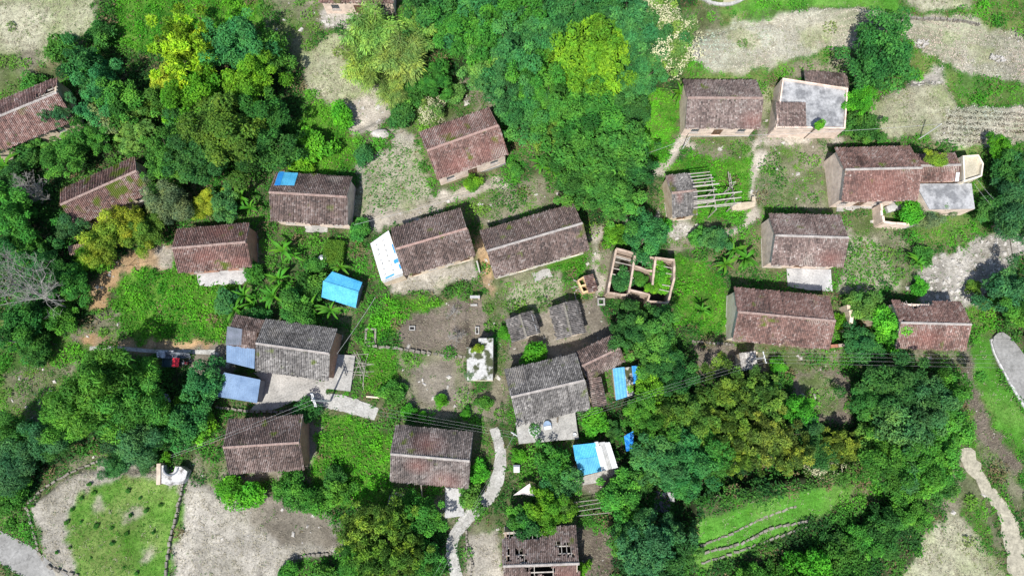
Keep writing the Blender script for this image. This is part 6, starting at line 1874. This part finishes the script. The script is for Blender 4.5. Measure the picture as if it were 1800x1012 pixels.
for a in ((430,520,1.0,'banana plant right of the small red farmhouse'),(415,545,.9,'banana plant above the brown tiled wing'),(423,348,1.1,'banana plant left of the blue tarp farmhouse'),(440,365,.9,'banana plant below left of the blue tarp'),
          (498,440,1.1,'banana plant below the blue tarp farmhouse'),(515,450,.9,'banana plant left of the water tank'),(480,520,1.0,'banana plant left of the blue gabled shed, far one'),(490,490,.9,'banana plant in the middle of the banana grove'),
          (548,540,1.1,'banana plant above the right end of the grey farmhouse'),(582,545,1.0,'banana plant in front of the blue gabled shed'),(600,470,.8,'banana plant behind the blue gabled shed'),
          (1310,455,1.1,'banana plant left of the mottled red farmhouse'),(1290,440,1.0,'banana plant right of the blue-green tree by the green patch'),(1275,465,.9,'banana plant at the upper right of the bright green patch'),(1232,545,.9,'banana plant inside the bright green patch'),
          (1150,625,1.2,'banana plant right of the brown annex'),(1172,605,1.1,'banana plant below the bright green patch'),(1165,655,1.1,'banana plant right of the blue pen'),(10,292,1.2,'banana plant at the upper left frame edge'),(12,312,1.0,'banana plant below the one at the upper left edge'),
          (1612,462,.9,'banana plant beside the dry streambed'),(950,290,.9,'banana plant below the woods right of the brick-red farmhouse'),(970,300,.9,'yellowing banana plant above the longest farmhouse'),(1195,165,.9,'banana plant at the left wall of the pink farmhouse'),(1570,690,1.0,'banana plant in the dark lower right woods')):
    banana(*a)

# ------------------------------------------------------------------ bare trees and snag
def dead_tree(px, py, h, label, seed, spread=.6, at_top=True, r0=.16, levels=4, first=.35, name='bare_tree'):
    rs = random.Random(seed)
    q = Vector(G(px, py))
    root = empty(name, q, 0, label, 'bare tree', 'leafless trees')
    tb = MB(); bb = MB()
    def grow(mb, p, d, l, r, lev):
        pts = [p]; rad = [r]; cur = p.copy(); dd = d.copy(); n = 4
        for i in range(n):
            dd = (dd + Vector((rs.gauss(0, .12), rs.gauss(0, .12), .05))).normalized(); cur = cur + dd * l / n
            pts.append(cur.copy()); rad.append(r * (1 - .6 * (i + 1) / n))
        mb.tube(pts, rad, 6 if lev == 0 else 4, cap=False)
        if lev >= levels: return
        k = 12 if lev == 0 else rs.randint(4, 6)
        for i in range(k):
            t = rs.uniform(first if lev == 0 else .2, 1.0); j = min(int(t * n), n - 1); s = pts[j].lerp(pts[j + 1], t * n - j)
            nd = (dd * .7 + Vector((rs.gauss(0, spread), rs.gauss(0, spread), rs.uniform(.0, .5)))).normalized()
            grow(bb, s, nd, l * rs.uniform(.35, .6), max(r * .45, .012), lev + 1)
    grow(tb, Vector((0, 0, -.3)), Vector((rs.uniform(-.05, .05), .02, 1)).normalized(), h, r0, 0)
    tb.build('trunk', M_DEAD, root); bb.build('branches', M_DEAD, root)
dead_tree(128, 545, 12, 'tall bare grey tree on the dark left slope', 4, .75, r0=.15, first=.45)
dead_tree(90, 352, 4.4, 'grey leafless dead shrub beside the sunken farmhouse', 9, 1.0, r0=.12, levels=4, first=.1)
dead_tree(806, 590, 2.2, 'low leafless grey bush in the brown garden', 12, 1.3, r0=.07, levels=3, first=.05)
dead_tree(790, 555, 1.8, 'spreading leafless bush in the upper brown garden', 15, 1.4, r0=.06, levels=3, first=.05)
q = Vector(G(52, 603)); r = empty('grey_snag', q, 0, 'bare grey branchless snag at the left frame edge', 'snag', None)
MB().tube([(0, 0, -.3), (.05, 0, 2.5), (-.1, .05, 6.5)], [.22, .19, .15], 8).build('trunk', M_DEAD, r)
# square clipped hedge
q = Vector(G(588, 444, .8)); rs = np.random.default_rng(3); n = 9000
p = np.stack([rs.uniform(-1.25, 1.25, n), rs.uniform(-1.5, 1.5, n), rs.uniform(.2, 1.5, n)], -1)
face = rs.integers(0, 3, n); p[face == 0, 2] = rs.uniform(1.35, 1.6, (face == 0).sum()); p[face == 1, 1] = np.sign(p[face == 1, 1]) * rs.uniform(1.35, 1.55, (face == 1).sum()); p[face == 2, 0] = np.sign(p[face == 2, 0]) * rs.uniform(1.1, 1.3, (face == 2).sum())
t = norm(rs.normal(0, 1, (n, 3))); nr_ = norm(rs.normal(0, .5, (n, 3)) + np.array([0, 0, 1]))
V, F = leaf_quads(p, t, nr_, rs.uniform(.1, .2, n), rs.uniform(.07, .11, n))
r = empty('clipped_hedge', (q.x, q.y, q.z - .8), math.radians(-4), 'square block of clipped light green hedge beside the water tank', 'hedge')
o = link(bpy.data.objects.new('foliage', mesh_np('foliage', V, F, M_LEAF, vattr=np.repeat(np.clip(.5 + rs.normal(0, .15, n), 0, 1), 4))), r); o.color = (.085, .22, .03, 1)
mb = MB()
for k in range(9): mb.tube([((k % 3 - 1) * .7, (k // 3 - 1) * .9, -.2), ((k % 3 - 1) * .8, (k // 3 - 1) * 1.0, 1.3)], [.04, .02], 5)
mb.build('stems', M_BARK, r)

# ------------------------------------------------------------------ ground cover
x0, x1, y0, y1 = -80, 80, -46, 48
DEN = 11.0
N = int((x1 - x0) * (y1 - y0) * DEN)
rs = np.random.default_rng(99)
cx_, cy_ = rs.uniform(x0, x1, N), rs.uniform(y0, y1, N)
# keep to what the camera could see, with a margin
tt = (CAM_H) / 1.0
dy = (cy_ - CAM_Y); zc = CAM_H * CT + dy * ST
u = cx_ * F_PX / zc; vv = (dy * CT - CAM_H * ST) * F_PX / zc
inb = (np.abs(u) < 960) & (np.abs(vv) < 560)
cx_, cy_ = cx_[inb], cy_[inb]
blocked = np.zeros(len(cx_), bool)
for pl in EXCL + FOOT:
    xs = [p[0] for p in pl]; ys = [p[1] for p in pl]
    m = (cx_ > min(xs) - .3) & (cx_ < max(xs) + .3) & (cy_ > min(ys) - .3) & (cy_ < max(ys) + .3)
    if m.any():
        d = sdf(pl, cx_[m], cy_[m]); sub = blocked[m]; sub |= d < (.12 if pl is not None and any(pl is q for q in FOOT) else -.06); blocked[m] = sub
near = np.zeros(len(cx_), bool)
for pl in EXCL + FOOT:
    xs = [p[0] for p in pl]; ys = [p[1] for p in pl]
    m = (cx_ > min(xs) - 1.1) & (cx_ < max(xs) + 1.1) & (cy_ > min(ys) - 1.1) & (cy_ < max(ys) + 1.1)
    if m.any():
        d = sdf(pl, cx_[m], cy_[m]); sub = near[m]; sub |= d < 1.0; near[m] = sub
cx_, cy_, near = cx_[~blocked], cy_[~blocked], near[~blocked]
zid = zone_ids(cx_, cy_)
dens = np.array([ZT[z][2] for z in ZN]); strw = np.array([ZT[z][6] for z in ZN]); ston = np.array([ZT[z][7] for z in ZN])
WA = np.array([ZT[z][3] for z in ZN]); WB = np.array([ZT[z][4] for z in ZN]); WS = np.array([ZT[z][5] for z in ZN])
patch = np.clip((fbm(cx_, cy_, 2.2, 63, 3) - .28) / .42, 0, 1)          # weeds grow in patches
patchy = np.array([.25 if z in ('lush', 'bright', 'forest', 'grass', 'bank', 'crop') else 1.6 for z in ZN])
pr = dens[zid] / DEN * np.where(patchy[zid] > 1, np.where(zid == ZN.index('cropgreen'), .8 + .4 * patch, np.clip(patch * 2.2 - .35, 0, 1.7)), .7 + .45 * patch)
sel = rs.random(len(cx_)) < pr
wx, wy, wz_id = cx_[sel], cy_[sel], zid[sel]
# planted rows
rowx, rowy, rowz = [], [], []
def rows(poly, dirp, gap, step, zname, jitter=.06):
    pl = [P(a, b, .4)[:2] for a, b in poly]
    a, b = Vector(P(*dirp[0], .4)[:2]), Vector(P(*dirp[1], .4)[:2]); u_ = (b - a).normalized(); v_ = Vector((-u_.y, u_.x)); c = sum((Vector(p) for p in pl), Vector((0, 0))) / len(pl)
    S = np.arange(-30, 30, step); Tt = np.arange(-30, 30, gap)
    s, t_ = np.meshgrid(S, Tt); s = s.ravel() + rs.normal(0, jitter, s.size); t_ = t_.ravel() + rs.normal(0, jitter, t_.size)
    X, Y = c.x + u_.x * s + v_.x * t_, c.y + u_.y * s + v_.y * t_
    k = (sdf(pl, X, Y) < -.1) & (rs.random(len(X)) < .8)
    return X[k], Y[k]
def leafy(name, label, X, Y, za, zb, size, nleaf, category, seed, up=.75, ratio=.5, spread=1.0, mat=None, kindname='stuff', leaf=None):
    """many small plants as one mass of leaf faces"""
    r_ = np.random.default_rng(seed); n = len(X)
    Z = terrain(X, Y)
    m = n * nleaf
    pi = np.repeat(np.arange(n), nleaf)
    s = size[pi]
    a = r_.uniform(0, 2 * np.pi, m); rad = np.sqrt(r_.random(m)) * s * .55 * spread
    h = s * (.12 + .6 * r_.random(m)) * (1 - .5 * (rad / (s * .55 + 1e-6)))
    p = np.stack([X[pi] + rad * np.cos(a), Y[pi] + rad * np.sin(a), Z[pi] + h], -1)
    a2 = a + r_.normal(0, .9, m)
    t = norm(np.stack([np.cos(a2), np.sin(a2), r_.normal(.12, .3, m)], -1))
    nr_ = norm(r_.normal(0, .42, (m, 3)) + np.array([0, 0, up]))
    ln = s * r_.uniform(.35, .7, m)
    if leaf: ln = leaf * r_.uniform(.6, 1.3, m)
    V, F = leaf_quads(p, t, nr_, ln, ln * ratio, .15)
    k = np.clip((fbm(X, Y, 2.4, 17, 3) - .5) * 2.4 + .45 + r_.normal(0, .26, n), 0, 1)
    col = (za * (1 - k[:, None]) + zb * k[:, None])[pi] * r_.uniform(.7, 1.3, m)[:, None] * (np.array([1., 1., 1.]) + np.clip((fbm(X, Y, 5.5, 41, 2) - .5) * 2, -1, 1)[pi][:, None] * np.array([.35, .05, .1]))
    dry = (r_.random(n) < .07)[pi] & (mat is None)
    col[dry] = np.array((.20, .165, .085)) * r_.uniform(.6, 1.3, dry.sum())[:, None]
    me = mesh_np(name, V, F, mat or M_WEED, col=np.repeat(col, 4, 0))
    o = link(bpy.data.objects.new(name, me))
    return tag(o, label, category, kind=kindname)
sz = WS[wz_id][:, 0] + (WS[wz_id][:, 1] - WS[wz_id][:, 0]) * rs.random(len(wx)) ** 1.5
gr = np.isin(wz_id, [ZN.index('grass'), ZN.index('crop'), ZN.index('cropgreen')])
fo = np.isin(wz_id, [ZN.index('forest')])
ot = ~gr & ~fo
leafy('undergrowth', 'green weeds and low leafy plants covering the open ground', wx[ot], wy[ot], WA[wz_id][ot], WB[wz_id][ot], sz[ot], 8, 'undergrowth', 1)
leafy('forest_undergrowth', 'dark leafy undergrowth below the trees', wx[fo], wy[fo], WA[wz_id][fo], WB[wz_id][fo], sz[fo], 9, 'undergrowth', 2)
leafy('grass', 'short bright grass and crop seedlings on the terraces and plots', wx[gr], wy[gr], WA[wz_id][gr], WB[wz_id][gr], sz[gr], 6, 'grass', 3, ratio=.35)
md = np.array([dict(lush=.26, forest=.3, bank=.2, bright=.12, mixed=.13, crop=0, dry=.02).get(z, 0) for z in ZN])
sel = (rs.random(len(cx_)) < md[zid] / DEN) & ~near
mx_, my_, mi = cx_[sel], cy_[sel], zid[sel]
leafy('leafy_mounds', 'knee to waist high leafy thickets growing through the undergrowth', mx_, my_, WA[mi], WB[mi], rs.uniform(1.0, 2.1, len(mx_)), 70, 'undergrowth', 4, leaf=.30)
# rice stubble in rows on the dry terraces
pz = np.isin(zid, [ZN.index('pale')])
SX, SY = [], []
xx, yy = np.meshgrid(np.arange(-80, 80, .2), np.arange(-46, 48, .66))
xx = xx.ravel() + rs.normal(0, .06, xx.size) + .5 * np.sin(yy.ravel() * .2); yy = yy.ravel() + rs.normal(0, .05, yy.size) + 1.6 * np.sin(xx * .16)
kk = zone_ids(xx, yy); mk = (kk == ZN.index('pale')) & (rs.random(len(xx)) < .8)
SX, SY = xx[mk], yy[mk]; n = len(SX)
leafy('rice_stubble', 'cut rice stubble in rows on the dry terraces', SX, SY, np.tile((.42,.405,.335), (n, 1)), np.tile((.56,.545,.465), (n, 1)), rs.uniform(.2, .38, n), 8, 'stubble', 5, ratio=.4, mat=M_STRAW)
XR, YR = [], []
for a in (rows([(640,300),(700,250),(735,265),(762,345),(640,385)], ((640,390),(730,255)), .75, .42, 'crop'), rows([(880,500),(990,478),(995,515),(890,545)], ((880,500),(990,478)), .7, .4, 'crop'),
          rows([(1490,410),(1555,425),(1592,500),(1500,520)], ((1495,410),(1505,515)), .55, .35, 'crop'), rows([(1665,195),(1800,195),(1800,240),(1740,258),(1650,248)], ((1660,230),(1790,238)), .85, .17, 'crop')):
    XR.append(a[0]); YR.append(a[1])
nrw = [len(a) for a in XR]
cropA, cropB = np.array((.055,.20,.025)), np.array((.12,.33,.04))
for i, lab in enumerate(('rows of young green crop on the plot left of the brick-red farmhouse', 'rows of young green crop below the longest brown farmhouse', 'rows of leafy crop right of the mottled red farmhouse')):
    n = nrw[i]; leafy('crop_rows', lab, XR[i], YR[i], np.tile(cropA, (n, 1)), np.tile(cropB, (n, 1)), rs.uniform(.3, .6, n) * (1.2 if i == 2 else 1), 7, 'crop', 20 + i)
n = nrw[3]; leafy('crop_rows', 'rows of dark dry stubble on the ploughed right terrace', XR[3], YR[3], np.tile((.05,.045,.03), (n, 1)), np.tile((.10,.09,.06), (n, 1)), rs.uniform(.22, .38, n), 7, 'stubble', 24)
# twenty darker tufts standing in the green crop plot
k = 0
for (px, py) in ((157,851),(165,866),(143,875),(127,895),(117,918),(143,916),(169,924),(196,928),(222,938),(197,955),(225,862),(246,875),(257,897),(230,905),(282,888),(123,962),(100,970),(270,935),(218,997),(240,1007),(58,888),(160,980)):
    T(px, py, 3.2 * R.uniform(.6, 1.3), 'small', 'green', 'small dark green seedling tree planted in the round green crop plot', 'shrub')
# straw, dry stalks
sel = rs.random(len(cx_)) < strw[zid] / DEN * .8
X, Y, I = cx_[sel], cy_[sel], zid[sel]
n = len(X); nl = 5; m = n * nl; pi = np.repeat(np.arange(n), nl)
a = rs.uniform(0, 2 * np.pi, m)
p = np.stack([X[pi] + rs.normal(0, .16, m), Y[pi] + rs.normal(0, .16, m), terrain(X, Y)[pi] + rs.uniform(.03, .14, m)], -1)
t = norm(np.stack([np.cos(a), np.sin(a), rs.normal(.15, .3, m)], -1)); nr_ = norm(rs.normal(0, .4, (m, 3)) + np.array([0, 0, 1]))
ln = rs.uniform(.15, .42, m)
V, F = leaf_quads(p, t, nr_, ln, rs.uniform(.03, .07, m), .05)
sc_ = np.array([(.36,.325,.24), (.42,.385,.30), (.28,.25,.18), (.39,.365,.26)])[rs.integers(0, 4, m)] * rs.uniform(.75, 1.15, m)[:, None]
brn = np.isin(I, [ZN.index(z) for z in ('brown', 'mixed', 'dirt', 'lush', 'forest', 'bank', 'rocky')])[pi]
sc_[brn] *= .72
o = link(bpy.data.objects.new('dry_straw', mesh_np('dry_straw', V, F, M_STRAW, col=np.repeat(sc_, 4, 0))))
tag(o, 'dry straw and stalks strewn over the harvested plots and bare soil', 'straw', kind='stuff')
# loose stones
sel = rs.random(len(cx_)) < ston[zid] / DEN
X, Y = cx_[sel], cy_[sel]; n = len(X); Z = terrain(X, Y)
s = .08 + .26 * rs.random(n) ** 2.2
base = np.array([(-1, -1, -.4), (1, -1, -.4), (1, 1, -.4), (-1, 1, -.4), (-.6, -.6, .6), (.6, -.6, .6), (.6, .6, .6), (-.6, .6, .6)])
V = base[None] * (1 + .35 * rs.normal(0, 1, (n, 8, 3)).clip(-1, 1)) * s[:, None, None] * np.stack([rs.uniform(.7, 1.3, n), rs.uniform(.6, 1, n), rs.uniform(.5, .9, n)], -1)[:, None]
a = rs.uniform(0, 3, n); ca, sa = np.cos(a)[:, None], np.sin(a)[:, None]
V = np.stack([V[..., 0] * ca - V[..., 1] * sa + X[:, None], V[..., 0] * sa + V[..., 1] * ca + Y[:, None], V[..., 2] + Z[:, None] + .04], -1)
fq = np.array([(4, 5, 6, 7), (0, 1, 5, 4), (1, 2, 6, 5), (2, 3, 7, 6), (3, 0, 4, 7)])
F = (np.arange(n) * 8)[:, None, None] + fq[None]
o = link(bpy.data.objects.new('loose_stones', mesh_np('loose_stones', V.reshape(-1, 3), F.reshape(-1, 4), M_STONE)))
tag(o, 'loose stones scattered over the dry streambed and rubble patches', 'stones', kind='stuff')
